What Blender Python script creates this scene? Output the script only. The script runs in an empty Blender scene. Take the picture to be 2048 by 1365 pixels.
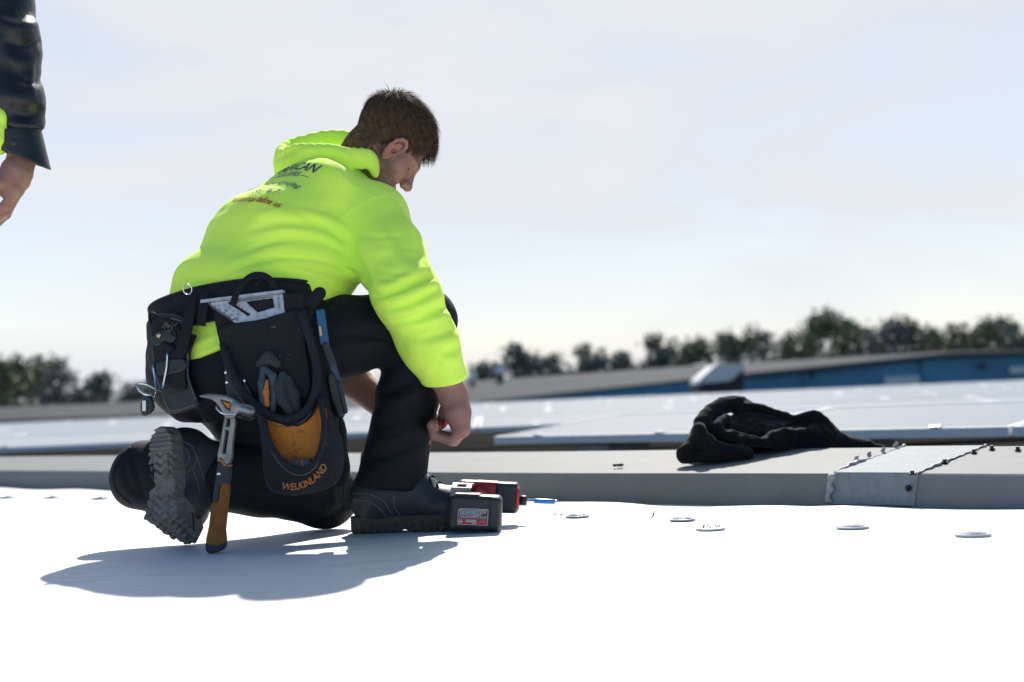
import bpy, bmesh, math, random
import numpy as np
from mathutils import Vector, Matrix
random.seed(7); rng = np.random.default_rng(11)
scene = bpy.context.scene
COL = scene.collection
# ------------------------------------------------------------------ camera
FPX = 2844.0; CAM_H = 0.29
pitch = math.radians(2.465); roll = math.radians(2.43)
fw = np.array([0, math.cos(pitch), math.sin(pitch)]); r0 = np.array([1.0, 0, 0]); u0 = np.cross(r0, fw)
RV = r0 * math.cos(roll) - u0 * math.sin(roll); UV = u0 * math.cos(roll) + r0 * math.sin(roll)
CP = np.array([0, 0, CAM_H])
cam = bpy.data.cameras.new('camera'); cam.sensor_width = 36.0; cam.lens = FPX / 2048 * 36.0
cam.clip_end = 3000; cam.clip_start = 0.05
camo = bpy.data.objects.new('camera', cam); COL.objects.link(camo)
camo.matrix_world = Matrix(((RV[0], UV[0], -fw[0], CP[0]), (RV[1], UV[1], -fw[1], CP[1]), (RV[2], UV[2], -fw[2], CP[2]), (0, 0, 0, 1)))
cam.dof.use_dof = True; cam.dof.focus_distance = 3.25; cam.dof.aperture_fstop = 2.8
scene.camera = camo
# ------------------------------------------------------------------ world, sun, exposure
SUN = np.array([0.115, 1.11, 1.0]); SUN /= np.linalg.norm(SUN)
sun_el = math.asin(SUN[2]); sun_az = math.atan2(SUN[0], SUN[1])
world = bpy.data.worlds.new('World'); scene.world = world; world.use_nodes = True
nt = world.node_tree; nt.nodes.clear()
def N(tree, t, **kw):
    n = tree.nodes.new(t)
    for k, v in kw.items():
        if k.startswith('i_'):
            n.inputs[k[2:].replace('_', ' ')].default_value = v
        else: setattr(n, k, v)
    return n
sky = N(nt, 'ShaderNodeTexSky', sky_type='NISHITA', sun_disc=False, sun_elevation=sun_el, sun_rotation=sun_az,
        altitude=100, air_density=1.0, dust_density=1.0, ozone_density=1.6)
tc = N(nt, 'ShaderNodeTexCoord')
mp = N(nt, 'ShaderNodeMapping'); mp.inputs['Scale'].default_value = (1.0, 1.0, 3.4); mp.inputs['Rotation'].default_value = (0, 0.16, 0)
nt.links.new(tc.outputs['Generated'], mp.inputs['Vector'])
nz = N(nt, 'ShaderNodeTexNoise', i_Scale=2.6, i_Detail=7.0, i_Roughness=0.55, i_Distortion=0.6)
nt.links.new(mp.outputs['Vector'], nz.inputs['Vector'])
def math_(op, a, b, clamp=False):
    n = N(nt, 'ShaderNodeMath', operation=op, use_clamp=clamp)
    for i, v in enumerate((a, b)):
        if isinstance(v, (int, float)): n.inputs[i].default_value = v
        else: nt.links.new(v, n.inputs[i])
    return n.outputs[0]
SKY_K = 0.098; SKY_E = 1.43
# thin high cloud: strongest where it scatters sunlight forward (round the sun) and in the long path near the horizon, broken elsewhere
dt = N(nt, 'ShaderNodeVectorMath', operation='DOT_PRODUCT'); nt.links.new(tc.outputs['Generated'], dt.inputs[0]); dt.inputs[1].default_value = tuple(SUN)
aur = N(nt, 'ShaderNodeMapRange', interpolation_type='SMOOTHSTEP'); nt.links.new(dt.outputs['Value'], aur.inputs['Value'])
aur.inputs['From Min'].default_value = 0.52; aur.inputs['From Max'].default_value = 0.88
sp = N(nt, 'ShaderNodeSeparateXYZ'); nt.links.new(tc.outputs['Generated'], sp.inputs[0])
hz_ = N(nt, 'ShaderNodeMapRange', interpolation_type='SMOOTHSTEP'); nt.links.new(sp.outputs['Z'], hz_.inputs['Value'])
hz_.inputs['From Min'].default_value = 0.16; hz_.inputs['From Max'].default_value = -0.02
cn = N(nt, 'ShaderNodeMapRange', interpolation_type='SMOOTHSTEP'); nt.links.new(nz.outputs['Fac'], cn.inputs['Value'])
cn.inputs['From Min'].default_value = 0.36; cn.inputs['From Max'].default_value = 0.66
fac = math_('MAXIMUM', math_('MULTIPLY', aur.outputs[0], 0.95), math_('MULTIPLY', hz_.outputs[0], 1.0))
fac = math_('ADD', math_('MULTIPLY', fac, 0.95), math_('MULTIPLY', math_('ADD', math_('MULTIPLY', fac, 0.8), 0.2), math_('MULTIPLY', cn.outputs[0], 0.33)), True)
mix = N(nt, 'ShaderNodeMixRGB'); nt.links.new(fac, mix.inputs['Fac'])
hs = N(nt, 'ShaderNodeHueSaturation', i_Saturation=1.35, i_Value=1.0); nt.links.new(sky.outputs['Color'], hs.inputs['Color']); nt.links.new(hs.outputs['Color'], mix.inputs['Color1']); cw = N(nt, 'ShaderNodeMixRGB'); nt.links.new(cn.outputs[0], cw.inputs['Fac']); nt.links.new(cw.outputs['Color'], mix.inputs['Color2'])
for k_, c_ in (('Color1', (0.735, 0.785, 0.87)), ('Color2', (0.83, 0.85, 0.895))): cw.inputs[k_].default_value = tuple(v / SKY_K / SKY_E for v in c_) + (1,)
bg = N(nt, 'ShaderNodeBackground'); bg.inputs['Strength'].default_value = SKY_K
nt.links.new(mix.outputs['Color'], bg.inputs['Color'])
out = N(nt, 'ShaderNodeOutputWorld'); nt.links.new(bg.outputs['Background'], out.inputs['Surface'])
sl = bpy.data.lights.new('sun', 'SUN'); sl.energy = 5.0; sl.angle = math.radians(0.53); sl.color = (1.0, 0.965, 0.90)
so = bpy.data.objects.new('sun', sl); COL.objects.link(so); so.location = (3, 10, 12)
so.rotation_euler = Vector(SUN).to_track_quat('Z', 'Y').to_euler()
scene.view_settings.view_transform = 'Standard'; scene.view_settings.look = 'None'
scene.view_settings.exposure = 0.52; scene.view_settings.gamma = 1.0; scene.view_settings.use_curve_mapping = False
# ------------------------------------------------------------------ pixel helpers (photo pixels, 2048 wide)
def ray(x, y): return fw + RV * ((x - 1024) / FPX) - UV * ((y - 682.5) / FPX)
def W(x, y, Y):
    d = ray(x, y); return CP + d * (Y / d[1])
def G(x, y, z=0.0):
    d = ray(x, y); return CP + d * ((z - CAM_H) / d[2])
def proj(p):
    d = np.asarray(p) - CP; z = d @ fw
    return 1024 + FPX * (d @ RV) / z, 682.5 - FPX * (d @ UV) / z
def nrm(v):
    v = np.asarray(v, float); return v / np.linalg.norm(v)
# ------------------------------------------------------------------ object helpers
def tag(o, label=None, cat=None, group=None, kind=None):
    if label: o['label'] = label
    if cat: o['category'] = cat
    if group: o['group'] = group
    if kind: o['kind'] = kind
    return o
def empty(name, loc, label=None, cat=None, group=None):
    o = bpy.data.objects.new(name, None); COL.objects.link(o); o.location = Vector(loc); o.empty_display_size = 0.05
    return tag(o, label, cat, group)
def link(name, me, mat=None, parent=None, smooth=True):
    if mat is not None:
        for m in (mat if isinstance(mat, (list, tuple)) else [mat]): me.materials.append(m)
    if smooth is not None: me.polygons.foreach_set('use_smooth', [bool(smooth)] * len(me.polygons))
    o = bpy.data.objects.new(name, me); COL.objects.link(o)
    if parent is not None:
        o.parent = parent; o.matrix_parent_inverse = parent_inv(parent)
    return o
def parent_inv(p):
    m = Matrix.Identity(4); q = p
    chain = []
    while q is not None: chain.append(q); q = q.parent
    for q in reversed(chain):
        m = m @ q.matrix_parent_inverse @ q.matrix_basis
    return m.inverted()
def np_mesh(name, V, Q):
    V = np.asarray(V, np.float32); Q = np.asarray(Q, np.int32)
    me = bpy.data.meshes.new(name); k = Q.shape[1]
    me.vertices.add(len(V)); me.vertices.foreach_set('co', V.ravel())
    me.loops.add(Q.size); me.loops.foreach_set('vertex_index', Q.ravel())
    me.polygons.add(len(Q)); me.polygons.foreach_set('loop_start', np.arange(0, Q.size, k, dtype=np.int32))
    me.polygons.foreach_set('loop_total', np.full(len(Q), k, np.int32))
    me.update(calc_edges=True); me.validate(); return me
def bm_mesh(name, bm):
    bmesh.ops.recalc_face_normals(bm, faces=bm.faces)
    me = bpy.data.meshes.new(name); bm.to_mesh(me); bm.free(); return me
def add_box(bm, c, ax, half, bevel=0.0, seg=2):
    """box with centre c, axes rows ax, half sizes"""
    ax = np.asarray(ax, float); c = np.asarray(c, float)
    g = bmesh.ops.create_cube(bm, size=2.0); vs = g['verts']
    for v in vs:
        q = c + ax.T @ (np.array(v.co) * np.asarray(half)); v.co = Vector(q)
    if bevel:
        es = list({e for v in vs for e in v.link_edges})
        bmesh.ops.bevel(bm, geom=es, offset=bevel, segments=seg, profile=0.6, affect='EDGES')
I3 = np.eye(3)
def frames(pts):
    pts = np.asarray(pts, float); T = np.gradient(pts, axis=0); T /= np.linalg.norm(T, axis=1)[:, None] + 1e-9
    a = np.array([0, 0, 1.0]) if abs(T[0][2]) < 0.9 else np.array([1.0, 0, 0])
    n = nrm(np.cross(T[0], a)); Ns = []
    for t in T:
        n = n - t * (n @ t); n = nrm(n); Ns.append(n.copy())
    Ns = np.array(Ns); return T, Ns, np.cross(T, Ns)
def add_tube(bm, pts, r, seg=8, cap=True, closed=False):
    pts = np.asarray(pts, float); T, A, B = frames(pts)
    r = np.broadcast_to(np.asarray(r, float), (len(pts),)); rings = []
    for i, p in enumerate(pts):
        rings.append([bm.verts.new(Vector(p + r[i] * (math.cos(2 * math.pi * k / seg) * A[i] + math.sin(2 * math.pi * k / seg) * B[i]))) for k in range(seg)])
    n = len(rings)
    for i in range(n if closed else n - 1):
        a, b = rings[i], rings[(i + 1) % n]
        for k in range(seg): bm.faces.new((a[k], a[(k + 1) % seg], b[(k + 1) % seg], b[k]))
    if cap and not closed:
        bm.faces.new(rings[0][::-1]); bm.faces.new(rings[-1])
def spline(pts, n=24, closed=False):
    P = np.asarray(pts, float); m = len(P); outp = []
    segs = m if closed else m - 1
    for i in range(segs):
        p1, p2 = P[i], P[(i + 1) % m]
        p0 = P[(i - 1) % m] if closed or i > 0 else 2 * p1 - p2
        p3 = P[(i + 2) % m] if closed or i + 2 < m else 2 * p2 - p1
        for t in np.linspace(0, 1, max(2, n // segs), endpoint=False):
            outp.append(0.5 * ((2 * p1) + (-p0 + p2) * t + (2 * p0 - 5 * p1 + 4 * p2 - p3) * t * t + (-p0 + 3 * p1 - 3 * p2 + p3) * t ** 3))
    if not closed: outp.append(P[-1])
    return np.array(outp)
def tube_obj(name, pts, r, mat, parent, seg=8, closed=False):
    bm = bmesh.new(); add_tube(bm, pts, r, seg, closed=closed); return link(name, bm_mesh(name, bm), mat, parent)
def box_obj(name, c, ax, half, mat, parent, bevel=0.0, smooth=False):
    bm = bmesh.new(); add_box(bm, c, ax, half, bevel); return link(name, bm_mesh(name, bm), mat, parent, smooth)
def add_lathe(bm, c, ax, prof, seg=20):
    """revolve profile [(r,h)] about axis ax[2] at c"""
    c = np.asarray(c, float); ax = np.asarray(ax, float); rings = []
    for r, h in prof:
        rings.append([bm.verts.new(Vector(c + ax[2] * h + r * (math.cos(2 * math.pi * k / seg) * ax[0] + math.sin(2 * math.pi * k / seg) * ax[1]))) for k in range(seg)])
    for a, b in zip(rings[:-1], rings[1:]):
        for k in range(seg): bm.faces.new((a[k], a[(k + 1) % seg], b[(k + 1) % seg], b[k]))
    bm.faces.new(rings[0][::-1]); bm.faces.new(rings[-1])
def copy_tree(o, parent=None):
    c = o.copy(); COL.objects.link(c)
    if parent is not None:
        c.parent = parent; c.matrix_parent_inverse = o.matrix_parent_inverse.copy()
    for ch in o.children: copy_tree(ch, c)
    return c
# ------------------------------------------------------------------ materials
def mat(name, col, rough=0.6, metal=0.0, spec=0.5, bump=None, var=None, sheen=0.0, sss=0.0, coat=0.0, attr=None, wear=None):
    """var=(scale, amount[, colour2]); bump=(scale, strength, distance); attr=(attribute, colour) mixes a painted mark; wear=(scale, threshold, colour)"""
    m = bpy.data.materials.new(name); m.use_nodes = True; t = m.node_tree; b = t.nodes['Principled BSDF']
    b.inputs['Base Color'].default_value = (*col, 1); b.inputs['Roughness'].default_value = rough; b.inputs['Metallic'].default_value = metal
    b.inputs['Specular IOR Level'].default_value = spec
    if sheen: b.inputs['Sheen Weight'].default_value = sheen; b.inputs['Sheen Roughness'].default_value = 0.5
    if sss:
        b.inputs['Subsurface Weight'].default_value = sss; b.inputs['Subsurface Radius'].default_value = (0.012, 0.004, 0.002); b.inputs['Subsurface Scale'].default_value = 0.6
    if coat: b.inputs['Coat Weight'].default_value = coat; b.inputs['Coat Roughness'].default_value = 0.15
    tcn = t.nodes.new('ShaderNodeTexCoord'); cur = None
    if var:
        nz = N(t, 'ShaderNodeTexNoise', i_Scale=var[0], i_Detail=6.0, i_Roughness=0.6); t.links.new(tcn.outputs['Object'], nz.inputs['Vector'])
        mx = N(t, 'ShaderNodeMixRGB'); c2 = var[2] if len(var) > 2 else tuple(c * (1 - var[1]) for c in col)
        mx.inputs['Color1'].default_value = (*col, 1); mx.inputs['Color2'].default_value = (*c2, 1)
        rp = N(t, 'ShaderNodeValToRGB'); rp.color_ramp.elements[0].position = 0.35; rp.color_ramp.elements[1].position = 0.68
        t.links.new(nz.outputs['Fac'], rp.inputs['Fac']); t.links.new(rp.outputs['Color'], mx.inputs['Fac'])
        cur = mx.outputs['Color']
    if wear:
        nz = N(t, 'ShaderNodeTexNoise', i_Scale=wear[0], i_Detail=8.0, i_Roughness=0.7); t.links.new(tcn.outputs['Object'], nz.inputs['Vector'])
        rp = N(t, 'ShaderNodeValToRGB'); rp.color_ramp.elements[0].position = wear[1]; rp.color_ramp.elements[1].position = min(1, wear[1] + 0.07)
        t.links.new(nz.outputs['Fac'], rp.inputs['Fac'])
        mx = N(t, 'ShaderNodeMixRGB'); mx.inputs['Color2'].default_value = (*wear[2], 1); mx.inputs['Color1'].default_value = (*col, 1)
        t.links.new(rp.outputs['Color'], mx.inputs['Fac'])
        if cur: t.links.new(cur, mx.inputs['Color1'])
        cur = mx.outputs['Color']
    if attr:
        for a, c in attr:
            at = N(t, 'ShaderNodeAttribute', attribute_name=a); mx = N(t, 'ShaderNodeMixRGB'); mx.inputs['Color2'].default_value = (*c, 1); mx.inputs['Color1'].default_value = (*col, 1)
            t.links.new(at.outputs['Fac'], mx.inputs['Fac'])
            if cur: t.links.new(cur, mx.inputs['Color1'])
            cur = mx.outputs['Color']
    if cur: t.links.new(cur, b.inputs['Base Color'])
    if bump:
        last = None
        for bs in (bump if isinstance(bump, list) else [bump]):
            nz = N(t, 'ShaderNodeTexNoise', i_Scale=bs[0], i_Detail=4.0, i_Roughness=0.6); t.links.new(tcn.outputs['Object'], nz.inputs['Vector'])
            bp = N(t, 'ShaderNodeBump', i_Strength=bs[1], i_Distance=bs[2]); t.links.new(nz.outputs['Fac'], bp.inputs['Height'])
            if last: t.links.new(last.outputs['Normal'], bp.inputs['Normal'])
            last = bp
        t.links.new(last.outputs['Normal'], b.inputs['Normal'])
    return m
M = {}
M['hivis'] = mat('hi_vis_fleece', (0.82, 1.14, 0.13), 0.85, spec=0.15, sheen=0.1, bump=[(900, 0.3, 0.0007), (70, 0.3, 0.003)], var=(9, 0.05, (0.78, 1.10, 0.12)))
M['pants'] = mat('black_canvas', (0.0085, 0.0095, 0.014), 0.72, spec=0.22, bump=[(1400, 0.3, 0.0005), (45, 0.3, 0.004)], var=(7, 0.2, (0.013, 0.014, 0.019)))
M['blackcloth'] = mat('charcoal_fleece', (0.010, 0.0095, 0.011), 0.95, spec=0.08, sheen=0.08, bump=(1200, 0.4, 0.0006))
M['leather'] = mat('black_leather', (0.010, 0.010, 0.012), 0.36, spec=0.5, bump=[(220, 0.25, 0.001), (30, 0.35, 0.006)])
M['boot'] = mat('navy_black_leather', (0.022, 0.028, 0.042), 0.5, spec=0.45, bump=(90, 0.25, 0.0015), var=(30, 0.3, (0.032, 0.034, 0.040)))
M['rubber'] = mat('dusty_rubber', (0.13, 0.122, 0.110), 0.85, spec=0.25, var=(35, 0.3, (0.21, 0.196, 0.178)), bump=(300, 0.3, 0.0008))
M['midsole'] = mat('brown_grey_midsole', (0.085, 0.072, 0.058), 0.85, spec=0.25, var=(50, 0.3), bump=(260, 0.3, 0.0008))
M['webbing'] = mat('black_webbing', (0.012, 0.012, 0.015), 0.8, spec=0.25, bump=(500, 0.5, 0.001))
M['canvas'] = mat('worn_black_nylon', (0.016, 0.016, 0.019), 0.8, spec=0.25, wear=(70, 0.615, (0.10, 0.095, 0.088)), bump=[(900, 0.4, 0.0006), (40, 0.3, 0.004)])
M['orange'] = mat('orange_lining', (0.62, 0.22, 0.035), 0.75, spec=0.2, wear=(40, 0.56, (0.34, 0.13, 0.035)), bump=(60, 0.3, 0.003))
M['binding'] = mat('dark_binding_tape', (0.020, 0.022, 0.027), 0.8, spec=0.25, bump=(700, 0.4, 0.0008), wear=(60, 0.72, (0.12, 0.11, 0.10)))
M['thread'] = mat('grey_thread', (0.16, 0.155, 0.15), 0.8)
M['steel'] = mat('worn_steel', (0.30, 0.29, 0.28), 0.42, 1.0, bump=(120, 0.2, 0.001), var=(40, 0.4))
M['bright'] = mat('bright_steel', (0.75, 0.75, 0.76), 0.22, 1.0)
M['brass'] = mat('brass_rivet', (0.60, 0.42, 0.24), 0.35, 1.0)
M['alu'] = mat('scuffed_aluminium', (0.50, 0.53, 0.57), 0.5, 0.6, bump=(140, 0.2, 0.001), var=(70, 0.35))
M['print'] = mat('black_print', (0.015, 0.015, 0.018), 0.7)
M['skin'] = mat('skin', (0.36, 0.185, 0.145), 0.5, spec=0.4, sss=0.12, var=(45, 0.2, (0.30, 0.145, 0.11)), bump=(350, 0.25, 0.0008), attr=[('stubble', (0.14, 0.075, 0.045)), ('blush', (0.42, 0.15, 0.12)), ('dark', (0.06, 0.025, 0.02))])
M['hair'] = mat('brown_hair', (0.062, 0.037, 0.023), 0.75, spec=0.05, var=(90, 0.4, (0.15, 0.09, 0.052)))
M['grip'] = mat('orange_brown_grip', (0.34, 0.125, 0.030), 0.75, spec=0.25, bump=(260, 0.6, 0.002), var=(40, 0.35))
M['griporange'] = mat('orange_rubber', (0.55, 0.19, 0.03), 0.6)
M['gripblack'] = mat('charcoal_rubber', (0.030, 0.032, 0.036), 0.65, bump=(300, 0.2, 0.0008))
M['navyprint'] = mat('navy_print', (0.012, 0.060, 0.150), 0.7, spec=0.2)
M['redprint'] = mat('red_print', (0.35, 0.045, 0.012), 0.7, spec=0.2)
M['logo'] = mat('orange_embroidery', (0.50, 0.19, 0.06), 0.8)
M['blueplastic'] = mat('blue_plastic', (0.015, 0.10, 0.20), 0.45)
M['tealgrip'] = mat('slate_grip', (0.045, 0.065, 0.085), 0.6)
M['glove'] = mat('striped_knit', (0.045, 0.047, 0.052), 0.9)
M['redtool'] = mat('red_plastic', (0.35, 0.012, 0.015), 0.35, var=(60, 0.3))
M['blacktool'] = mat('black_plastic', (0.018, 0.020, 0.024), 0.45, bump=(200, 0.15, 0.0008), wear=(60, 0.74, (0.10, 0.10, 0.10)))
M['bitblue'] = mat('blue_bit_sleeve', (0.01, 0.23, 0.62), 0.3)
M['labelblack'] = mat('label_black', (0.02, 0.022, 0.026), 0.4)
M['labelred'] = mat('label_red', (0.55, 0.02, 0.04), 0.4)
M['labelwhite'] = mat('label_white', (0.72, 0.72, 0.72), 0.4)
# ------------------------------------------------------------------ distance-field sculpting
def rcone(P, a, b, r1, r2):
    a = np.asarray(a, np.float32); ab = np.asarray(b, np.float32) - a; q = P - a
    t = np.clip(q @ ab / max(1e-9, float(ab @ ab)), 0, 1)
    return np.sqrt(((q - t[:, None] * ab) ** 2).sum(1)) - (r1 + (r2 - r1) * t)
def ell(P, c, ax, r):
    q = (P - np.asarray(c, np.float32)) @ np.asarray(ax, np.float32).T; r = np.asarray(r, np.float32)
    k0 = np.sqrt(((q / r) ** 2).sum(1)); k1 = np.sqrt(((q / (r * r)) ** 2).sum(1)) + 1e-6
    return k0 * (k0 - 1) / k1
def sph(P, c, r): return np.sqrt(((P - np.asarray(c, np.float32)) ** 2).sum(1)) - r
def rbox(P, c, ax, half, r):
    q = np.abs((P - np.asarray(c, np.float32)) @ np.asarray(ax, np.float32).T) - (np.asarray(half, np.float32) - r)
    return np.sqrt((np.maximum(q, 0) ** 2).sum(1)) + np.minimum(q.max(1), 0) - r
def smin(a, b, k):
    h = np.maximum(k - np.abs(a - b), 0) / k; return np.minimum(a, b) - h * h * k * 0.25
def smax(a, b, k): return -smin(-a, -b, k)
def etube(P, pts, lat, A, B, k=0.04, cap=0.08, p=2.0):
    """chain of elliptic sections: lat = lateral axis per point, A half width, B half depth"""
    d = None
    for i in range(len(pts) - 1):
        a = np.asarray(pts[i], np.float32); ab = np.asarray(pts[i + 1], np.float32) - a; L2 = float(ab @ ab); q = P - a
        t0 = q @ ab / L2; t = np.clip(t0, 0, 1)
        lt = np.asarray(lat[i], np.float32) * (1 - t[:, None]) + np.asarray(lat[i + 1], np.float32) * t[:, None]
        s = ab / math.sqrt(L2); lt = lt - (lt @ s)[:, None] * s; lt /= np.sqrt((lt ** 2).sum(1))[:, None]
        dp = np.cross(lt, s); x = (q * lt).sum(1); y = (q * dp).sum(1); z = (t0 - t) * math.sqrt(L2)
        a_ = A[i] + (A[i + 1] - A[i]) * t; b_ = B[i] + (B[i + 1] - B[i]) * t
        if p == 2.0:
            k0 = np.sqrt((x / a_) ** 2 + (y / b_) ** 2 + (z / cap) ** 2); k1 = np.sqrt((x / a_ ** 2) ** 2 + (y / b_ ** 2) ** 2 + (z / cap ** 2) ** 2) + 1e-6
            di = k0 * (k0 - 1) / k1
        else:      # squarer section
            X_, Y_, Z_ = np.abs(x) / a_ + 1e-5, np.abs(y) / b_ + 1e-5, np.abs(z) / cap + 1e-5
            k0 = (X_ ** p + Y_ ** p + Z_ ** p) ** (1 / p); g_ = k0 ** (1 - p) * np.sqrt((X_ ** (p - 1) / a_) ** 2 + (Y_ ** (p - 1) / b_) ** 2 + (Z_ ** (p - 1) / cap) ** 2)
            di = (k0 - 1) / np.maximum(g_, 1.5)
        d = di if d is None else smin(d, di, k)
    return d
def chain(P, pts, rs, k=0.01):
    d = None
    for i in range(len(pts) - 1):
        di = rcone(P, pts[i], pts[i + 1], rs[i], rs[i + 1]); d = di if d is None else smin(d, di, k)
    return d
def polyd(U, V, poly):
    poly = np.asarray(poly, np.float32); d = np.full(U.shape, 1e9, np.float32); ins = np.zeros(U.shape, bool); n = len(poly)
    for i in range(n):
        a, b = poly[i], poly[(i + 1) % n]; e = b - a; wx, wy = U - a[0], V - a[1]
        t = np.clip((wx * e[0] + wy * e[1]) / float(e @ e + 1e-12), 0, 1)
        d = np.minimum(d, (wx - e[0] * t) ** 2 + (wy - e[1] * t) ** 2)
        c = ((a[1] > V) != (b[1] > V)) & (U < (b[0] - a[0]) * (V - a[1]) / (b[1] - a[1] + 1e-12) + a[0]); ins ^= c
    d = np.sqrt(d); return np.where(ins, -d, d)
def folds(P, lines):
    """raised (+) or sunk (-) soft creases along polylines: (points, width, height)"""
    acc = np.zeros(len(P), np.float32)
    for pts, w, h in lines:
        pts = np.asarray(pts, np.float32); lo = pts.min(0) - 3 * w; hi = pts.max(0) + 3 * w
        m = np.nonzero(((P > lo) & (P < hi)).all(1))[0]
        if not len(m): continue
        Q = P[m]; d = np.full(len(m), 9.0, np.float32); L = len(pts) - 1; tt = np.zeros(len(m), np.float32)
        for i in range(L):
            ab = pts[i + 1] - pts[i]; q = Q - pts[i]; t = np.clip(q @ ab / max(1e-9, float(ab @ ab)), 0, 1)
            di = np.sqrt(((q - t[:, None] * ab) ** 2).sum(1)); b = di < d; d[b] = di[b]; tt[b] = (i + t[b]) / L
        acc[m] += h * np.exp(-(d / w) ** 2) * np.sin(np.pi * np.clip(tt * 0.86 + 0.07, 0, 1)) ** 0.6
    return acc
_wv = [(nrm(rng.normal(size=3)).astype(np.float32), rng.uniform(0.6, 1.6), rng.uniform(0, 6.28)) for _ in range(14)]
def wob(P, f, seed=0):
    a = np.zeros(len(P), np.float32)
    for i in range(5):
        d, s, ph = _wv[(i + seed) % 14]; a += np.sin((P @ d) * (f * s) + ph + 0.8 * np.sin((P @ _wv[(i + 3 + seed) % 14][0]) * f * 0.6))
    return a / 5
def sdf_mesh(name, fn, lo, hi, h):
    lo = np.asarray(lo, np.float32); hi = np.asarray(hi, np.float32); B = 6
    n = (np.ceil((hi - lo) / (h * B)).astype(int)) * B; nc = n // B
    cx = [lo[i] + (np.arange(nc[i]) + 0.5) * B * h for i in range(3)]
    C3 = np.stack(np.meshgrid(*cx, indexing='ij'), -1).reshape(-1, 3).astype(np.float32)
    dc = fn(C3).reshape(nc)
    near = np.abs(dc) < B * h * 0.87 * 1.5 + 0.012
    D = np.repeat(np.repeat(np.repeat(dc, B, 0), B, 1), B, 2).astype(np.float32)
    mk = np.repeat(np.repeat(np.repeat(near, B, 0), B, 1), B, 2)
    idx = np.argwhere(mk); Pm = (lo + idx * h).astype(np.float32)
    vals = np.empty(len(Pm), np.float32); st = 400000
    for i in range(0, len(Pm), st): vals[i:i + st] = fn(Pm[i:i + st])
    D[mk] = vals
    for a in range(3):
        s = [slice(None)] * 3
        for e in (0, -1): s[a] = e; D[tuple(s)] = np.maximum(D[tuple(s)], h * 0.5)
    ins = D < 0
    cs = [(i, j, k) for i in (0, 1) for j in (0, 1) for k in (0, 1)]; m = [D.shape[i] - 1 for i in range(3)]
    cnt = np.zeros(m, np.int8)
    for c in cs: cnt += ins[c[0]:c[0] + m[0], c[1]:c[1] + m[1], c[2]:c[2] + m[2]]
    act = np.argwhere((cnt > 0) & (cnt < 8)); vid = np.full(m, -1, np.int32); vid[tuple(act.T)] = np.arange(len(act))
    val = np.stack([D[act[:, 0] + c[0], act[:, 1] + c[1], act[:, 2] + c[2]] for c in cs], 1); ca = np.array(cs, np.float32)
    S = np.zeros((len(act), 3), np.float32); K = np.zeros(len(act), np.float32)
    for i in range(8):
        for j in range(i + 1, 8):
            if abs(ca[i] - ca[j]).sum() == 1:
                x = (val[:, i] < 0) != (val[:, j] < 0); t = np.where(x, val[:, i] / (val[:, i] - val[:, j] + 1e-12), 0)
                S += np.where(x[:, None], ca[i] + t[:, None] * (ca[j] - ca[i]), 0); K += x
    Vv = lo + h * (act + S / K[:, None]); quads = []
    for a in range(3):
        b, c = (a + 1) % 3, (a + 2) % 3
        sl = [slice(0, s) for s in D.shape]; s2 = list(sl); sl[a] = slice(0, -1); s2[a] = slice(1, None)
        e = np.argwhere(ins[tuple(sl)] != ins[tuple(s2)])
        e = e[(e[:, b] > 0) & (e[:, c] > 0) & (e[:, b] < D.shape[b] - 1) & (e[:, c] < D.shape[c] - 1)]
        o = []
        for db, dcc in ((0, 0), (-1, 0), (-1, -1), (0, -1)):
            f = e.copy(); f[:, b] += db; f[:, c] += dcc; o.append(vid[tuple(f.T)])
        q = np.stack(o, 1); fl = ~ins[tuple(e.T)]; q[fl] = q[fl][:, ::-1]; quads.append(q)
    Q = np.concatenate(quads); Q = Q[(Q >= 0).all(1)]
    me = np_mesh(name, Vv, Q); return me
def verts_of(me):
    a = np.empty(len(me.vertices) * 3, np.float32); me.vertices.foreach_get('co', a); return a.reshape(-1, 3)
def set_attr(me, name, vals):
    at = me.attributes.new(name, 'FLOAT', 'POINT'); at.data.foreach_set('value', np.asarray(vals, np.float32))
def march(fn, o, d, t0=1.5, t1=6.0, it=90):
    """walk rays onto a surface: o, d arrays (n,3)"""
    o = np.atleast_2d(np.asarray(o, np.float32)); d = np.atleast_2d(np.asarray(d, np.float32)); d = d / np.linalg.norm(d, axis=1)[:, None]
    t = np.full(len(o), t0, np.float32)
    for _ in range(it):
        s = fn(o + t[:, None] * d); t = np.minimum(t + s * 0.8, t1)
    return o + t[:, None] * d
def hit(fn, pix, t0=2.0):
    pix = np.asarray(pix, float); D = np.array([ray(x, y) for x, y in pix]); return march(fn, np.repeat(CP[None], len(pix), 0), D, t0)
def hitspl(fn, pix, n=14, t0=2.0):
    p = spline(np.array([[x, y, 0] for x, y in pix]), n)[:, :2]; return hit(fn, p, t0)
def grad(fn, P, e=0.002):
    P = np.asarray(P, np.float32); g = np.stack([fn(P + np.eye(3, dtype=np.float32)[i] * e) - fn(P - np.eye(3, dtype=np.float32)[i] * e) for i in range(3)], 1)
    return g / (np.linalg.norm(g, axis=1)[:, None] + 1e-9)
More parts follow.
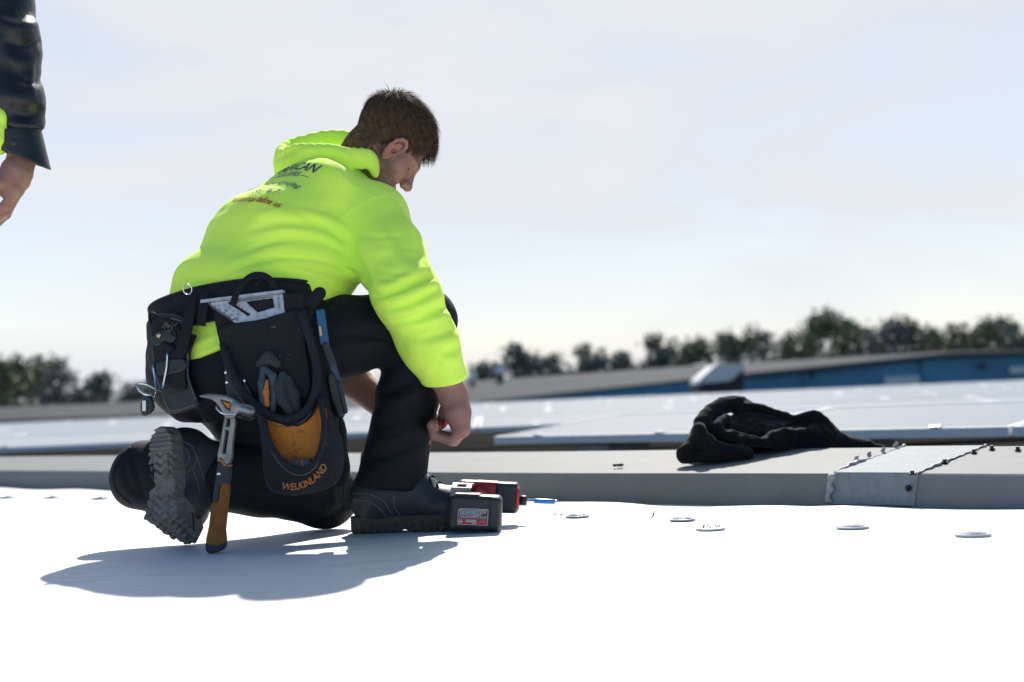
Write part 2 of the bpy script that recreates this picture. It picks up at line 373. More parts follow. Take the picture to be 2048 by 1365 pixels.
def text_mesh(body, size=1.0, shear=0.0, bold=0.0, align='LEFT'):
    cu = bpy.data.curves.new('txt', 'FONT'); cu.body = body; cu.size = size; cu.shear = shear; cu.offset = bold; cu.align_x = align; cu.resolution_u = 3
    o = bpy.data.objects.new('txt', cu); COL.objects.link(o); dg = bpy.context.evaluated_depsgraph_get()
    me = bpy.data.meshes.new_from_object(o.evaluated_get(dg)); bpy.data.objects.remove(o); bpy.data.curves.remove(cu)
    bm = bmesh.new(); bm.from_mesh(me); bmesh.ops.triangulate(bm, faces=bm.faces)
    bmesh.ops.subdivide_edges(bm, edges=[e for e in bm.edges if e.calc_length() > 0.25 * size], cuts=2); bmesh.ops.triangulate(bm, faces=bm.faces)
    bm.to_mesh(me); bm.free(); return me
def map_text(me, f):
    V = verts_of(me); V2 = f(V[:, 0], V[:, 1]); me.vertices.foreach_set('co', np.asarray(V2, np.float32).ravel()); me.update(); return me

from mathutils.bvhtree import BVHTree
def bvh_of(me): return BVHTree.FromPolygons([v.co for v in me.vertices], [tuple(p.vertices) for p in me.polygons])
def bvh_cast(b, o, d, off):
    d = Vector(nrm(d)); r = []
    for p in np.asarray(o):
        h, n, i, t = b.ray_cast(Vector(p), d)
        r.append(np.array(p) + np.array(d) * 0.16 if h is None else np.array(h) + np.array(n) * off)
    return np.array(r)
def bvh_pix(b, pix, n=20, off=0.0):
    p = spline(np.array([[x, y, 0] for x, y in pix]), n)[:, :2]; r = []
    for x, y in p:
        h, nn, i, t = b.ray_cast(Vector(CP), Vector(nrm(ray(x, y))))
        if h is not None: r.append(np.array(h) + np.array(nn) * off)
    return np.array(r)

def solid_bvh(fn, lo, hi, h):
    me = sdf_mesh('tmp', fn, lo, hi, h); b = bvh_of(me); bpy.data.meshes.remove(me); return b
# ------------------------------------------------------------------ setting
CU = nrm([0.732, -0.681, 0]); CV = np.array([-CU[1], CU[0], 0]); B0 = np.array([1.134, 3.213, 0.0]); ZU = np.array([0, 0, 1.0])
def curb(s, t, z): return B0 + CU * s + CV * t + ZU * z
def roof_mat():
    m = mat('white_membrane', (0.80, 0.80, 0.795), 0.55, spec=0.35, bump=[(5, 0.12, 0.02), (420, 0.12, 0.0006)])
    t = m.node_tree; b = t.nodes['Principled BSDF']; tcn = t.nodes.new('ShaderNodeTexCoord')
    mp = N(t, 'ShaderNodeMapping'); mp.inputs['Rotation'].default_value = (0, 0, 0.5); mp.inputs['Scale'].default_value = (1.0, 5.0, 1.0)
    t.links.new(tcn.outputs['Object'], mp.inputs['Vector'])
    n1 = N(t, 'ShaderNodeTexNoise', i_Scale=6.0, i_Detail=9.0, i_Roughness=0.72); t.links.new(mp.outputs['Vector'], n1.inputs['Vector'])
    r1 = N(t, 'ShaderNodeValToRGB'); r1.color_ramp.elements[0].position = 0.53; r1.color_ramp.elements[1].position = 0.74
    r1.color_ramp.elements[0].color = (0.69, 0.695, 0.70, 1); r1.color_ramp.elements[1].color = (0.36, 0.358, 0.352, 1)
    t.links.new(n1.outputs['Fac'], r1.inputs['Fac'])
    n2 = N(t, 'ShaderNodeTexNoise', i_Scale=1.1, i_Detail=5.0); t.links.new(tcn.outputs['Object'], n2.inputs['Vector'])
    mx = N(t, 'ShaderNodeMixRGB', blend_type='MULTIPLY'); mx.inputs['Fac'].default_value = 1
    r2 = N(t, 'ShaderNodeValToRGB'); r2.color_ramp.elements[0].position = 0.3; r2.color_ramp.elements[1].position = 0.6
    r2.color_ramp.elements[0].color = (0.93, 0.925, 0.915, 1); r2.color_ramp.elements[1].color = (1, 1, 1, 1)
    t.links.new(n2.outputs['Fac'], r2.inputs['Fac']); t.links.new(r1.outputs['Color'], mx.inputs['Color1']); t.links.new(r2.outputs['Color'], mx.inputs['Color2'])
    n3 = N(t, 'ShaderNodeTexVoronoi', i_Scale=38.0); t.links.new(tcn.outputs['Object'], n3.inputs['Vector'])
    n4 = N(t, 'ShaderNodeTexNoise', i_Scale=3.0, i_Detail=3.0); t.links.new(tcn.outputs['Object'], n4.inputs['Vector'])
    mth = N(t, 'ShaderNodeMath', operation='MULTIPLY_ADD'); t.links.new(n4.outputs['Fac'], mth.inputs[0]); mth.inputs[1].default_value = -0.30; t.links.new(n3.outputs['Distance'], mth.inputs[2])
    r3 = N(t, 'ShaderNodeValToRGB'); r3.color_ramp.elements[0].position = 0.0; r3.color_ramp.elements[1].position = 0.012
    r3.color_ramp.elements[0].color = (0.0, 0, 0, 1); r3.color_ramp.elements[1].color = (0, 0, 0, 1)
    t.links.new(mx.outputs['Color'], b.inputs['Base Color']); return m
M['roof'] = roof_mat()
M['oldroof'] = mat('weathered_membrane', (0.50, 0.47, 0.43), 0.8, var=(14, 0.25), bump=(60, 0.2, 0.003))
M['lowroof'] = mat('dark_lower_roofing', (0.018, 0.016, 0.015), 0.95, spec=0.02, var=(3, 0.4), bump=(20, 0.4, 0.02))
M['terrain'] = mat('far_ground', (0.08, 0.085, 0.05), 0.95, var=(0.02, 0.4))
# old deck under the new sheet, the new sheet with its wavy free edge
def sheet(name, s0, s1, t0, t1f, ns, nt_, z0, zf, m):
    S = np.linspace(s0, s1, ns); V = []
    for i, s in enumerate(S):
        te = t1f(s)
        for k in range(nt_):
            a = k / (nt_ - 1); t = t0 + (te - t0) * (1 - (1 - a) ** 2.2)
            V.append(curb(s, t, z0 + zf(s, t, te)))
    Q = [(i * nt_ + k, (i + 1) * nt_ + k, (i + 1) * nt_ + k + 1, i * nt_ + k + 1) for i in range(ns - 1) for k in range(nt_ - 1)]
    return tag(link(name, np_mesh(name, V, Q), m, None), kind='structure')
sheet('old_roof_deck', -16, 12, -16, lambda s: 0.05, 40, 8, -0.006, lambda s, t, te: 0, M['oldroof'])
def edge(s):
    px = proj(curb(s, 0, 0))[0] if -3 < s < 2 else 0
    w = 0.075 + 0.045 * math.exp(-((px - 1175) / 70) ** 2) + 0.055 * math.exp(-((px - 1410) / 90) ** 2) + 0.02 * math.exp(-((px - 1660) / 60) ** 2)
    if px < 1060 or px > 1720: w = 0.02
    elif px < 1100: w = 0.02 + (w - 0.02) * (px - 1060) / 40
    elif px > 1660: w = 0.02 + (w - 0.02) * (1720 - px) / 60
    return -w
def roofz(s, t, te):
    lift = 0.006 * math.exp(-((t - te) / 0.06) ** 2) * (0.5 + 0.5 * math.sin(s * 9.0))
    return lift + 0.0025 * math.sin(s * 1.7 + t * 0.8) * math.exp(-(t / 3) ** 2) * max(0, min(1, (-t - 1.0)))
sheet('roof_membrane', -16, 12, -16, edge, 700, 60, 0.0, lambda s, t, te: min(0.012, max(-0.002, roofz(s, t, te))), M['roof'])
# lower roof beyond and the land
def flat(name, pts, m, kind='structure'):
    me = bpy.data.meshes.new(name); me.from_pydata([tuple(p) for p in pts], [], [tuple(range(len(pts)))]); return tag(link(name, me, m, None, False), kind=kind)
flat('lower_roof', [curb(-60, 0.36, -0.16), curb(60, 0.36, -0.16), curb(60, 60, -0.16), curb(-60, 60, -0.16)], M['lowroof'])
flat('ground', [(-2500, -400, -6.5), (2500, -400, -6.5), (2500, 2600, -6.5), (-2500, 2600, -6.5)], M['terrain'])
# sheet-metal coping along the roof edge
M['coping'] = mat('painted_coping', (0.225, 0.223, 0.221), 0.65, spec=0.09, var=(9, 0.10), wear=(55, 0.72, (0.25, 0.24, 0.23)), bump=[(3, 0.2, 0.01), (300, 0.1, 0.0005)])
M['galv'] = mat('galvanised_plate', (0.27, 0.285, 0.30), 0.65, 0.0, spec=0.1, var=(55, 0.18), bump=(160, 0.15, 0.0005))
M['sealant'] = mat('grey_sealant', (0.34, 0.33, 0.35), 0.6, bump=(120, 0.5, 0.003))
M['screw'] = mat('black_screw', (0.02, 0.02, 0.022), 0.5, 0.3)
coping = empty('metal_coping', curb(-0.4, 0.2, 0), 'low sloping grey sheet-metal coping along the white roof edge behind the kneeling man', 'coping')
prof = [(0.0, -0.01), (0.004, 0.004), (0.030, 0.073), (0.033, 0.077), (0.40, 0.123), (0.404, 0.118), (0.41, -0.2)]
def extr(name, prof, s0, s1, n, m, parent, off=0.0, wavy=0.0):
    V = []; k = len(prof)
    for i in range(n + 1):
        s = s0 + (s1 - s0) * i / n
        for j, (t, z) in enumerate(prof):
            w = wavy * math.sin(s * 3.1 + j) if 1 < j < 5 else 0
            V.append(curb(s, t - off * (1 if j < 3 else 0) + (off if j > 3 else 0), z + (off if 1 < j < 6 else 0) + w))
    Q = [(i * k + j, (i + 1) * k + j, (i + 1) * k + j + 1, i * k + j + 1) for i in range(n) for j in range(k - 1)]
    me = np_mesh(name, V, Q); o = link(name, me, m, parent, False)
    sol = o.modifiers.new('thick', 'SOLIDIFY'); sol.thickness = 0.0012; sol.offset = -1
    return o
sec = extr('coping_section', prof, -14, -0.486, 60, M['coping'], coping, wavy=0.0008)
extr('coping_section', prof, -0.277, 12, 40, M['coping'], coping, off=0.0012, wavy=0.0006)
plate = extr('joint_cover_plate', [(t, z) for t, z in prof[1:]], -0.496, -0.267, 6, M['galv'], coping, off=0.0042)
def bead(name, s0, t0, s1, t1, parent, amp, n=60, face=False):
    bm = bmesh.new(); pts = []; rr = []
    for i in range(n):
        a = i / (n - 1); t = t0 + (t1 - t0) * a; s = s0 + (s1 - s0) * a + 0.003 * math.sin(i * 0.9) + random.uniform(-1, 1) * 0.0015
        z = 0.0815 + (t - 0.033) * 0.1253; lump = max(0, math.sin(a * 7.5 - 0.6)) * amp
        pts.append(curb(s, t, z + lump * 0.45)); rr.append(0.0016 + lump * random.uniform(0.5, 1.1))
    add_tube(bm, pts, rr, 7); return link(name, bm_mesh(name, bm), M['sealant'], parent)
bead('sealant_bead', -0.497, 0.035, -0.497, 0.40, coping, 0.006)
bead('sealant_bead', -0.266, 0.035, -0.266, 0.40, coping, 0.0028)
for s, t in ((-0.505, 0.235), (-0.503, 0.30), (-0.500, 0.37), (-0.507, 0.17)):
    bm = bmesh.new(); c = curb(s, t, 0.0815 + (t - 0.033) * 0.1253); pts = [c + np.array([random.uniform(-1, 1) * 0.006, random.uniform(-1, 1) * 0.006, 0.004 + 0.004 * k]) for k in range(4)]
    add_tube(bm, pts, [0.006, 0.005, 0.004, 0.002], 7); link('sealant_lump', bm_mesh('sealant_lump', bm), M['sealant'], coping)
# torn sealant lip down the left side of the plate
bm = bmesh.new(); pr = []
for i in range(14):
    a = i / 13; z = 0.078 - 0.07 * a; t = 0.030 - 0.027 * a; w = 0.006 + 0.0015 * math.sin(i * 1.3)
    pr.append([bm.verts.new(Vector(curb(-0.500 - w, t - 0.006, z))), bm.verts.new(Vector(curb(-0.497 + 0.004 * math.sin(i * 2.1), t - 0.010 - 0.002 * math.sin(i), z))), bm.verts.new(Vector(curb(-0.490 + 0.005 * math.sin(i * 1.1), t - 0.006, z)))])
for a, b in zip(pr[:-1], pr[1:]):
    bm.faces.new((a[0], a[1], b[1], b[0])); bm.faces.new((a[1], a[2], b[2], b[1]))
o = link('sealant_lip', bm_mesh('sealant_lip', bm), M['sealant'], coping); sm = o.modifiers.new('t', 'SOLIDIFY'); sm.thickness = 0.002
def screw(c, n, parent):
    n = nrm(n); a = nrm(np.cross(n, [0.3, 0.7, 0.2])); b = np.cross(n, a); bm = bmesh.new()
    add_lathe(bm, c, (a, b, n), [(0.0080, -0.001), (0.0085, 0.0012), (0.0070, 0.0028)], 16)
    add_lathe(bm, c, (a, b, n), [(0.0048, 0.002), (0.0048, 0.0085), (0.0042, 0.0095)], 6)
    return link('screw', bm_mesh('screw', bm), M['screw'], parent, False)
topn = nrm(ZU - CV * 0.125)
def on_top(px, py):      # pixel onto the sloping coping top
    p0 = curb(0, 0.033, 0.081); d = ray(px, py); return CP + d * (((p0 - CP) @ topn) / (d @ topn))
for px, py in ((1825, 949), (1890, 926), (1948, 906), (1984, 899), (2036, 901)): screw(on_top(px, py), topn, coping)
fn_ = nrm(-CV + ZU * 0.38); p0 = curb(0, 0.012, 0.04); d = ray(1819, 978)
screw(CP + d * (((p0 - CP) @ fn_) / (d @ fn_)) + fn_ * 0.004, fn_, coping)
# ------------------------------------------------------------------ fastener plates in the membrane
M['plate'] = mat('zinc_plate', (0.34, 0.36, 0.40), 0.38, 0.35, bump=(90, 0.1, 0.0005))
M['platew'] = mat('membrane_over_plate', (0.55, 0.56, 0.575), 0.5, spec=0.4)
def disc(px, py, r, m, label, kind):
    c = G(px, py, 0.002); ax = (np.array([1.0, 0, 0]), np.array([0, 1.0, 0]), ZU); bm = bmesh.new()
    if kind == 'ring':
        add_lathe(bm, c, ax, [(r, 0), (r * .99, 0.0034), (r * .93, 0.0040), (r * .87, 0.0022), (r * .76, 0.0024), (r * .74, 0.0064), (r * .67, 0.0068), (r * .62, 0.0032), (r * .48, 0.0030), (r * .45, 0.0078), (r * .38, 0.0082), (r * .33, 0.0040), (0.0012, 0.0036)], 48)
    else:
        add_lathe(bm, c, ax, [(r, 0), (r, 0.0026), (r * .95, 0.0036), (r * .6, 0.0038), (0.002, 0.0036)], 40)
    root = link('fastener_plate', bm_mesh('fastener_plate', bm), m, None); tag(root, label, 'fastener plate', 'round fastener plates along the roof edge')
    bm = bmesh.new(); add_lathe(bm, c, ax, [(0.0050, 0.0036), (0.0052, 0.0066), (0.0040, 0.0076), (0.0015, 0.0074)], 10)
    if kind == 'ring': link('screw_head', bm_mesh('screw_head', bm), M['screw'] if m is M['plate'] else m, root)
    else:
        bm.free()
        for k in range(7):
            a = k * 0.9; bm = bmesh.new(); q = c + np.array([math.cos(a) * r * .55, math.sin(a) * r * .5, 0.0036])
            add_tube(bm, [q, q + np.array([0.003, 0.001, 0.006]), q + np.array([0.006, -0.001, 0.004])], [0.0016, 0.0012, 0.0006], 5); link('barb', bm_mesh('barb', bm), M['steel'], root)
    return root
disc(1155, 1034, 0.030, M['plate'], 'shiny ringed metal disc on the roof just right of the driver bit', 'ring')
disc(1365, 1041, 0.030, M['plate'], 'shiny ringed metal disc second from the impact driver', 'ring')
disc(1421, 1059, 0.032, M['platew'], 'barbed pale metal disc lying loose in front of the ringed discs', 'barb')
disc(1705, 1056, 0.034, M['platew'], 'white ringed disc bulging under the membrane below the joint plate', 'ring')
disc(1946, 1071, 0.034, M['platew'], 'white ringed disc under the membrane nearest the right edge', 'ring')
disc(15, 996, 0.032, M['plate'], 'blurred metal disc on the roof at the far left edge', 'ring')
disc(104, 996, 0.032, M['plate'], 'middle of the three blurred metal discs left of the boot', 'ring')
disc(200, 998, 0.032, M['plate'], 'blurred metal disc on the roof nearest the raised boot', 'ring')
# swarf and a dropped clip
def curl(px, py, label, up):
    c = G(px, py, 0.003); bm = bmesh.new(); n = 14
    pts = [c + np.array([0.004 * math.sin(k * 0.9) + 0.0004 * k, 0.004 * math.cos(k * 1.3), abs(up * math.sin(k * 0.55))]) for k in range(n)]
    add_tube(bm, pts, 0.0009, 5); tag(link('metal_shaving', bm_mesh('metal_shaving', bm), M['steel'], None), label, 'metal shaving', 'metal shavings on the membrane')
curl(1108, 1032, 'tiny curled metal shaving nearest the driver bit tip', 0.006)
curl(1121, 1032, 'tiny metal shaving just left of the first ringed disc', 0.005)
curl(1305, 1037, 'tall curled metal shaving between the two ringed discs', 0.018)
bm = bmesh.new(); c = on_top(1237, 934) + topn * 0.005; a1 = nrm(CU + CV * .6); b1 = np.cross(topn, a1)
add_tube(bm, [c + a1 * x + b1 * y for x, y in ((-.012, -.003), (-.010, .004), (.002, .005), (.012, .003), (.012, -.003), (.000, -.002))], 0.0045, 6)
tag(link('bent_clip', bm_mesh('bent_clip', bm), M['screw'], None), 'small dark bent clip lying on the coping top', 'clip')
# ------------------------------------------------------------------ solar arrays
M['pvglass'] = mat('panel_glass', (0.10, 0.11, 0.125), 0.16, spec=1.0, coat=0.6, var=(3, 0.3))
M['pvframe'] = mat('anodised_frame', (0.74, 0.75, 0.76), 0.6, spec=0.1)
M['cellline'] = mat('silver_gridline', (0.40, 0.42, 0.45), 0.4, 0.3)
M['ballast'] = mat('concrete_ballast', (0.42, 0.43, 0.45), 0.85, var=(12, 0.2), bump=(40, 0.3, 0.004))
def panel_proto(L, D, tilt, name):
    root = empty(name, (0, 0, 0)); ct, st = math.cos(tilt), math.sin(tilt); ax = np.array([[1, 0, 0], [0, ct, st], [0, -st, ct]])
    def loc(x, y, z): return ax.T @ np.array([x, y, z])
    for nm, c, h in (('frame_rail', (L / 2, .008, 0), (L / 2, .008, .019)), ('frame_rail', (L / 2, D - .008, 0), (L / 2, .008, .019)),
                     ('frame_rail', (.008, D / 2, 0), (.008, D / 2 - .017, .0188)), ('frame_rail', (L - .008, D / 2, 0), (.008, D / 2 - .017, .0188))):
        box_obj(nm, loc(*c), ax, h, M['pvframe'], root, 0.002)
    box_obj('glass', loc(L / 2, D / 2, 0.012), ax, (L / 2 - .0165, D / 2 - .0165, .004), M['pvglass'], root)
    for x in (0.22 * L, 0.78 * L):
        box_obj('clamp', loc(x, 0.010, 0.023), ax, (.02, .012, .005), M['bright'], root, 0.001)
    return root
P1 = panel_proto(1.30, 1.0, math.radians(4.5), 'solar_panel'); rz = math.atan2(CU[1], CU[0])
A1 = np.array([-0.11, 7.01, 0.105]); words = ['leftmost panel of the nearest solar row, its corner showing beside the hand', 'second panel of the nearest solar row, partly behind the black garment',
    'third panel of the nearest solar row, above the coping screws', 'panel of the nearest solar row at the right edge of the photo']
for k in range(4):
    o = P1 if k == 0 else copy_tree(P1)
    o.location = Vector(A1 + CU * 1.315 * k); o.rotation_euler = (0, 0, rz); tag(o, words[k], 'solar panel', 'nearest row of solar panels')
for k in range(5):
    c = A1 + CU * (0.55 + 1.315 * k * 0.98) + CV * 0.25; r_ = box_obj('ballast_block', (c[0], c[1], -0.04), np.array([CU, CV, ZU]), (0.10, 0.16, 0.115), M['ballast'], None, 0.008)
    tag(r_, '%s pale concrete ballast block from the left under the nearest solar row' % ['first', 'second', 'third', 'fourth', 'fifth'][k], 'ballast block', 'ballast blocks under the nearest row')
P2 = panel_proto(1.98, 1.0, math.radians(4.0), 'solar_panel'); first = True
rows = [(10.7, 0.095), (12.3, 0.105), (14.1, 0.125), (16.2, 0.145), (18.8, 0.165), (22.0, 0.185), (26.0, 0.205), (31.0, 0.215)]
side = ['far left', 'left', 'left', 'middle left', 'middle', 'middle right', 'right', 'right', 'far right', 'far right']
for ri, (y, z) in enumerate(rows):
    half = y * 0.40; n = int(2 * half / 2.0) + 1
    for i in range(n):
        x = -half + i * 2.0 + (ri % 2) * 0.35; o = P2 if first else copy_tree(P2); first = False
        o.location = (x, y, z); o.rotation_euler = (0, 0, math.radians(0.3))
        tag(o, 'blurred grey panel in row %s of the far solar field, number %s from the left' % (['one', 'two', 'three', 'four', 'five', 'six', 'seven', 'eight'][ri], ['one', 'two', 'three', 'four', 'five', 'six', 'seven', 'eight', 'nine', 'ten', 'eleven', 'twelve', 'thirteen', 'fourteen', 'fifteen'][i]), 'solar panel', 'far solar field')
# ------------------------------------------------------------------ far buildings
M['bluewall'] = mat('blue_cladding', (0.10, 0.31, 0.47), 0.6, var=(0.35, 0.2), bump=(0.8, 0.2, 0.05))
M['greyroof'] = mat('grey_metal_roof', (0.085, 0.087, 0.092), 0.8, spec=0.02, var=(0.3, 0.2))
M['whitebox'] = mat('white_housing', (0.72, 0.71, 0.68), 0.6)
M['darkbox'] = mat('dark_housing', (0.035, 0.037, 0.040), 0.7)
bb = empty('blue_warehouse', W(1700, 790, 72), 'long blue clad warehouse with a grey sloping roof beyond the solar field', 'building')
front = [(-260, 852), (900, 812), (1490, 750), (1890, 709), (2060, 705), (2420, 700)]
ridge = [(-260, 826), (300, 803), (940, 763), (1400, 731), (1890, 704), (2420, 694)]
fp = [W(x, y, 70) for x, y in front]; rp_ = [W(x, y, 96) for x, y in ridge]
def ngon(name, V, Fs, m, parent):
    me = bpy.data.meshes.new(name); me.from_pydata([tuple(v) for v in V], [], Fs); return link(name, me, m, parent, False)
n_ = len(fp); wb = [np.array([p[0], p[1], -6.5]) for p in fp]
ngon('wall', fp + wb, [(i, i + 1, n_ + i + 1, n_ + i) for i in range(n_ - 1)], M['bluewall'], bb)
back = [np.array([p[0], 122.0, p[2] - 1.2]) for p in rp_]; off = np.array([0, -0.35, 0.06])
rf = ngon('roof', [p + off for p in fp] + rp_ + back, [(i, i + 1, n_ + i + 1, n_ + i) for i in range(n_ - 1)] + [(n_ + i, n_ + i + 1, 2 * n_ + i + 1, 2 * n_ + i) for i in range(n_ - 1)], M['greyroof'], bb)
for i in range(2, n_ - 1):
    a, b = fp[i], fp[i + 1]; c = (a + b) / 2; L = np.linalg.norm(b - a) / 2; ux = nrm(b - a); box_obj('fascia', c + np.array([0, -0.45, -0.12]), np.array([ux, [0, 1, 0], np.cross(ux, [0, 1, 0])]), (L, 0.08, 0.06), M['greyroof'], bb)
def wallpiece(name, x0, x1, y0, y1, m, d=0.12):
    a, b = W(x0, y1, 70), W(x1, y0, 70); box_obj(name, ((a[0] + b[0]) / 2, 69.8, (a[2] + b[2]) / 2), I3, (abs(b[0] - a[0]) / 2, d, abs(b[2] - a[2]) / 2), m, bb)
wallpiece('loading_door', 1768, 1836, 752, 800, M['whitebox']); wallpiece('downpipe', 1846, 1849, 714, 800, M['bluewall']); wallpiece('downpipe', 1610, 1613, 740, 800, M['bluewall'])
wallpiece('wall_sign', 2016, 2060, 733, 748, M['whitebox']); wallpiece('vent', 1617, 1626, 742, 754, M['darkbox']); wallpiece('window', 1958, 1968, 728, 738, M['darkbox'])
ru = empty('rooftop_vent', W(1442, 788, 34), 'white hooded rooftop vent with a dark base in front of the blue warehouse', 'roof vent')
def prism(name, px, Y0, Y1, m, parent):
    V = [W(x, y, Y0) for x, y in px]; V += [v + np.array([0, Y1 - Y0, 0]) for v in V]; k = len(px)
    ngon(name, V, [tuple(range(k)), tuple(range(2 * k - 1, k - 1, -1))] + [(i, (i + 1) % k, k + (i + 1) % k, k + i) for i in range(k)], m, parent)
prism('hood', [(1396, 768), (1398, 760), (1432, 730), (1486, 727), (1490, 736), (1462, 762)], 34.0, 35.6, M['whitebox'], ru)
prism('base', [(1398, 790), (1399, 769), (1462, 763), (1488, 738), (1488, 790)], 34.2, 35.4, M['darkbox'], ru)
for i, (x, y, w, h, nm) in enumerate(((1000, 738, 10, 10, 'white roof exhaust beside the trees left of the vent'), (945, 752, 7, 10, 'small pale roof exhaust next to the sleeve cuff'))):
    prism_root = empty('roof_exhaust', W(x, y + 20, 90), nm, 'roof exhaust', 'exhausts on the warehouse roof')
    prism('cowl', [(x - w, y + h), (x - w, y - h * .6), (x - w * .5, y - h), (x + w * .5, y - h), (x + w, y - h * .6), (x + w, y + h)], 88, 89.2, M['whitebox'], prism_root)
    prism('stack', [(x - w * .6, y + h + 40), (x - w * .6, y + h), (x + w * .6, y + h), (x + w * .6, y + h + 40)], 88.2, 89, M['darkbox'], prism_root)
# ------------------------------------------------------------------ trees and hills
M['bark'] = mat('bark', (0.06, 0.045, 0.035), 0.9, bump=(6, 0.4, 0.05))
M['leafA'] = mat('pine_foliage', (0.15, 0.16, 0.095), 0.8, var=(0.9, 0.4, (0.20, 0.20, 0.12)))
M['leafB'] = mat('dark_foliage', (0.13, 0.15, 0.13), 0.8, var=(0.9, 0.4, (0.17, 0.185, 0.155)))
M['leafC'] = mat('bare_twigs', (0.19, 0.18, 0.185), 0.9, var=(0.9, 0.3))
M['hill'] = mat('haze_tinted_wood', (0.16, 0.17, 0.205), 0.95, var=(0.05, 0.3))  # blue-grey of distant haze is put into the wooded hill's base colour
def tree_proto(i, m):
    r = np.random.default_rng(40 + i); root = empty('tree', (0, 0, 0)); bm = bmesh.new(); H = 12.0; W0 = 2.6 + 0.5 * (i % 3)
    add_tube(bm, [np.array([0.12 * math.sin(k), 0.1 * math.cos(k * 1.7), H * 0.92 * k / 6]) for k in range(7)], np.linspace(0.24, 0.04, 7), 7)
    tips = []
    for k in range(26):
        z = H * (0.30 + 0.64 * r.random()); a = r.random() * 6.28; prof = math.sin(math.pi * min(1, max(0.05, (z / H - 0.18) / 0.86))) ** 0.7 * (1.05 - 0.45 * z / H)
        L = W0 * prof * (0.65 + 0.6 * r.random()); p = np.array([0, 0, z]); q = p + np.array([math.cos(a) * L, math.sin(a) * L, L * (0.15 + 0.5 * r.random())])
        add_tube(bm, [p, (p + q) / 2 + np.array([0, 0, 0.12]), q], [0.07, 0.045, 0.02], 5); tips.append((p, q))
    link('trunk', bm_mesh('trunk', bm), M['bark'], root)
    V = []; Q = []
    for p, q in tips:
        for c in range(9):
            f = 0.35 + 0.75 * r.random(); ctr = p + (q - p) * f + r.normal(size=3) * 0.28
            for l in range(12 if m is not M['leafC'] else 5):
                s = 0.11 + 0.15 * r.random(); c2 = ctr + r.normal(size=3) * 0.30; a = nrm(r.normal(size=3)); b = nrm(np.cross(a, r.normal(size=3))); k = len(V)
                V += [c2 - a * s - b * s * .5, c2 + a * s - b * s * .5, c2 + a * s * .7 + b * s * .5, c2 - a * s * .7 + b * s * .5]; Q.append((k, k + 1, k + 2, k + 3))
    link('crown', np_mesh('crown', V, Q), m, root, False); return root
tp = [tree_proto(0, M['leafB']), tree_proto(1, M['leafA']), tree_proto(2, M['leafA']), tree_proto(3, M['leafB']), tree_proto(4, M['leafC'])]
used = set()
def ordw(i): return ['first', 'second', 'third', 'fourth', 'fifth', 'sixth', 'seventh', 'eighth', 'ninth', 'tenth', 'eleventh', 'twelfth', 'thirteenth', 'fourteenth', 'fifteenth', 'sixteenth', 'seventeenth', 'eighteenth', 'nineteenth', 'twentieth', 'twenty first', 'twenty second', 'twenty third', 'twenty fourth'][i]
def place_tree(px, top, k, Y, label, wscale=1.0):
    o = tp[k] if k not in used else copy_tree(tp[k]); used.add(k); t = W(px, top, Y); h = t[2] + 6.5; s = h / 12.0
    o.location = (t[0], Y, -6.5); o.scale = (s * wscale, s * wscale, s); o.rotation_euler = (0, 0, random.random() * 6); tag(o, label, 'tree', 'far tree line')
R_T = [(972, 704, 0), (1034, 690, 3), (1092, 690, 0), (1175, 692, 3), (1243, 684, 0), (1316, 671, 3), (1386, 684, 1), (1464, 668, 1), (1520, 664, 4), (1572, 664, 2), (1640, 630, 1), (1712, 634, 2), (1765, 652, 4), (1806, 644, 1), (1880, 652, 2), (1942, 638, 2), (1990, 650, 4), (2012, 644, 1), (2052, 640, 0)]
for i, (x, y, k) in enumerate(R_T):
    place_tree(x, y, k, 128 + (i % 3) * 9, '%s blurred %s tree from the left in the tree line right of the man' % (ordw(i), 'bare grey' if k == 4 else 'evergreen'), 1.05)
for i, (x, y, k) in enumerate([(-14, 722, 1), (36, 712, 2), (88, 722, 1), (122, 738, 4), (196, 746, 3), (272, 748, 0), (334, 740, 1)]):
    place_tree(x, y, k, 126 + (i % 3) * 9, '%s blurred %s tree from the left in the tree line at the left edge' % (ordw(i), 'bare grey' if k == 4 else 'evergreen'), 1.15)
for i, (x, y, k) in enumerate([(430, 735, 2), (540, 730, 3), (660, 722, 0), (790, 715, 3)]):
    place_tree(x, y, k, 130 + i * 4, '%s tree of the line hidden behind the kneeling man' % ordw(i), 1.1)
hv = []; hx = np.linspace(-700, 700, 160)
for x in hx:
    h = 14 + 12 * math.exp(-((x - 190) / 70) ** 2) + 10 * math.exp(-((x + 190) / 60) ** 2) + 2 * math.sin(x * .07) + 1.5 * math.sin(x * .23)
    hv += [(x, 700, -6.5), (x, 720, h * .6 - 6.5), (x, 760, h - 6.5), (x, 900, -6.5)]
tag(link('hills', np_mesh('hills', hv, [(i * 4 + j, (i + 1) * 4 + j, (i + 1) * 4 + j + 1, i * 4 + j + 1) for i in range(159) for j in range(3)]), M['hill'], None), kind='structure')

